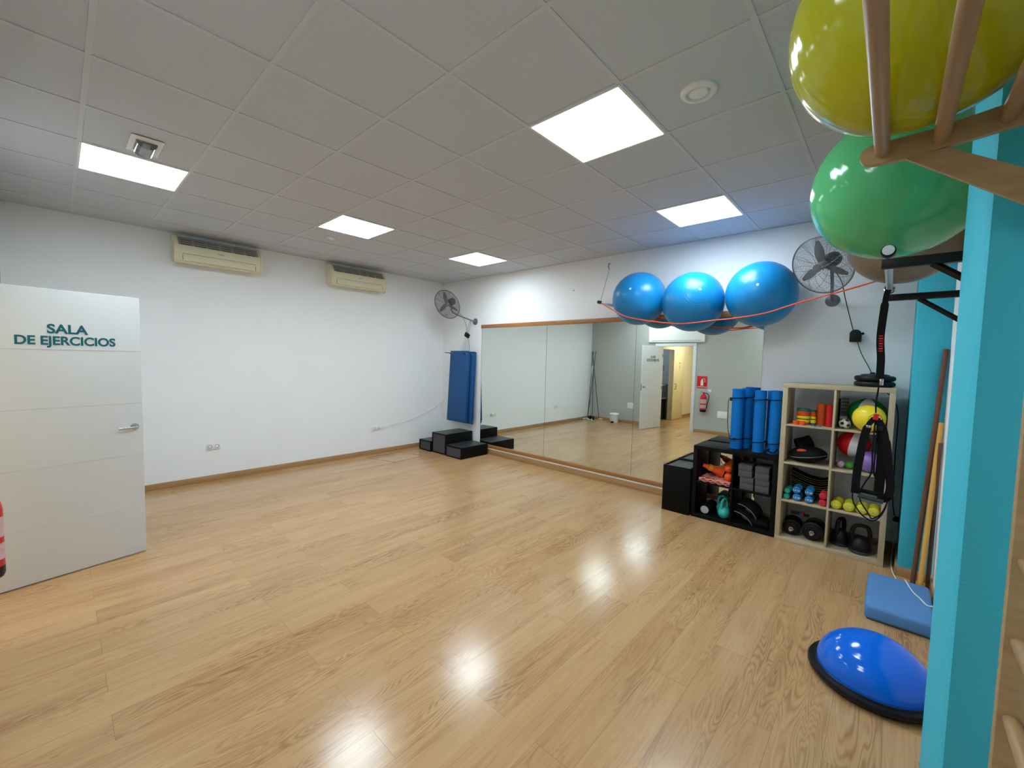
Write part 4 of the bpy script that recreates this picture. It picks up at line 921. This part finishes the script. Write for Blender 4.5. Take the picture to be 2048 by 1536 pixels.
# ------------------------------------------------------------------ foam step and balance dome
t = thing('foam_step', 'dusty blue foam step lying on the floor below the sticks', 'foam step', (6.43, -1.17, 0))
MB().bx(-.165, .165, -.30, .30, 0, .10, .028, 4).build('body', BLOCKB, t)
MB().bx(-.150, .150, -.285, .285, .0, .006, .002).build('sole', BLACKF, t)
BD = (6.325, -2.165, 0)
t = thing('balance_trainer', 'half ball balance trainer with blue dome on a black base', 'balance trainer', BD)
RB = .272
MB().lathe([(0, .0), (RB*.86, 0), (RB*.93, .008), (RB, .030), (RB*1.005, .040), (RB*.985, .050), (RB*.90, .053), (0, .053)], n=72).build('platform', BLACKP, t)
MB().lathe([(RB*.865*math.cos(a), .052+.192*math.sin(a)) for a in [PI/2*k/24 for k in range(24)]]+[(0, .244)], n=72).build('dome', DOME, t)
MB().tube([(RB*.875*math.cos(a), RB*.875*math.sin(a), .053) for a in [2*PI*k/72 for k in range(72)]], .005, 8, closed=True).build('seal_ring', BLACKP, t)

# ------------------------------------------------------------------ wall bars with grip arms, large yellow ball
YP = -3.394; Y2 = -4.35
def ex(x): return 6.3095+(x-6.3095)*1.111
def ezz(z): return 1.6279+(z-1.6279)*1.111
t = thing('wall_bars', 'beech wall bars with overhead grip arms at the right edge', 'wall bars', (XR, YP, 0))
for yy in (YP, Y2-.04):
    y0 = yy-YP
    MB().bx(6.552-XR, 0, y0-.0, y0+.035, 0, 2.45, .003).build('upright', BEECH, t)
for k in range(11):
    zz = .13+.2*k+.032
    MB().tube([(-.042, .03, zz), (-.042, Y2-YP-.04, zz)], .0165, 14).build('rung', BEECHY, t)
# grip arm plates (rounded end, with diagonal brace) in the plane of the uprights
armpoly = []
cx_, cz_ = 6.236, ezz(2.158)
for k in range(13):
    a = PI/2+PI*k/12; armpoly.append((cx_+.027*math.cos(a), cz_+.027*math.sin(a)))
slope = .10
lo = [(6.40, cz_-.030), (6.60, cz_-.014)]; up = [(6.62-.001, cz_+.068), (6.36, cz_+.030)]
armpoly = [(x, z) for x, z in armpoly]+[(6.315, cz_-.030)]+[(6.62-.001, cz_+.004)]+up
TA = Matrix(((1, 0, 0, -XR), (0, 0, 1, 0), (0, 1, 0, 0), (0, 0, 0, 1)))
for yy in (-.022, Y2-YP-.04):
    MB().prism(armpoly, .02, Matrix.Translation((0, yy, 0)) @ TA, bev=.002).build('grip_arm', BEECH, t)
    MB().prism([(6.30, cz_-.026), (6.385, cz_-.026), (6.619, ezz(1.965)+.03), (6.619, ezz(1.965)-.06)], .018, Matrix.Translation((0, yy-.001 if yy > -.1 else yy+.002, 0)) @ TA, bev=.002).build('brace', BEECH, t)
for xr, zr in ((6.257, ezz(2.160)), (6.370, ezz(2.160)), (6.481, ezz(2.172))):
    MB().tube([(xr-XR, -.005, zr), (xr-XR, Y2-YP-.03, zr)], .0165, 18).build('grip_rod', BEECHY, t)
ball((6.3135, -3.5056, 2.5085), .272, YBALL, 'large lime yellow exercise ball resting on the beech grip rods', 'exercise ball', (1.45, 0, .5))
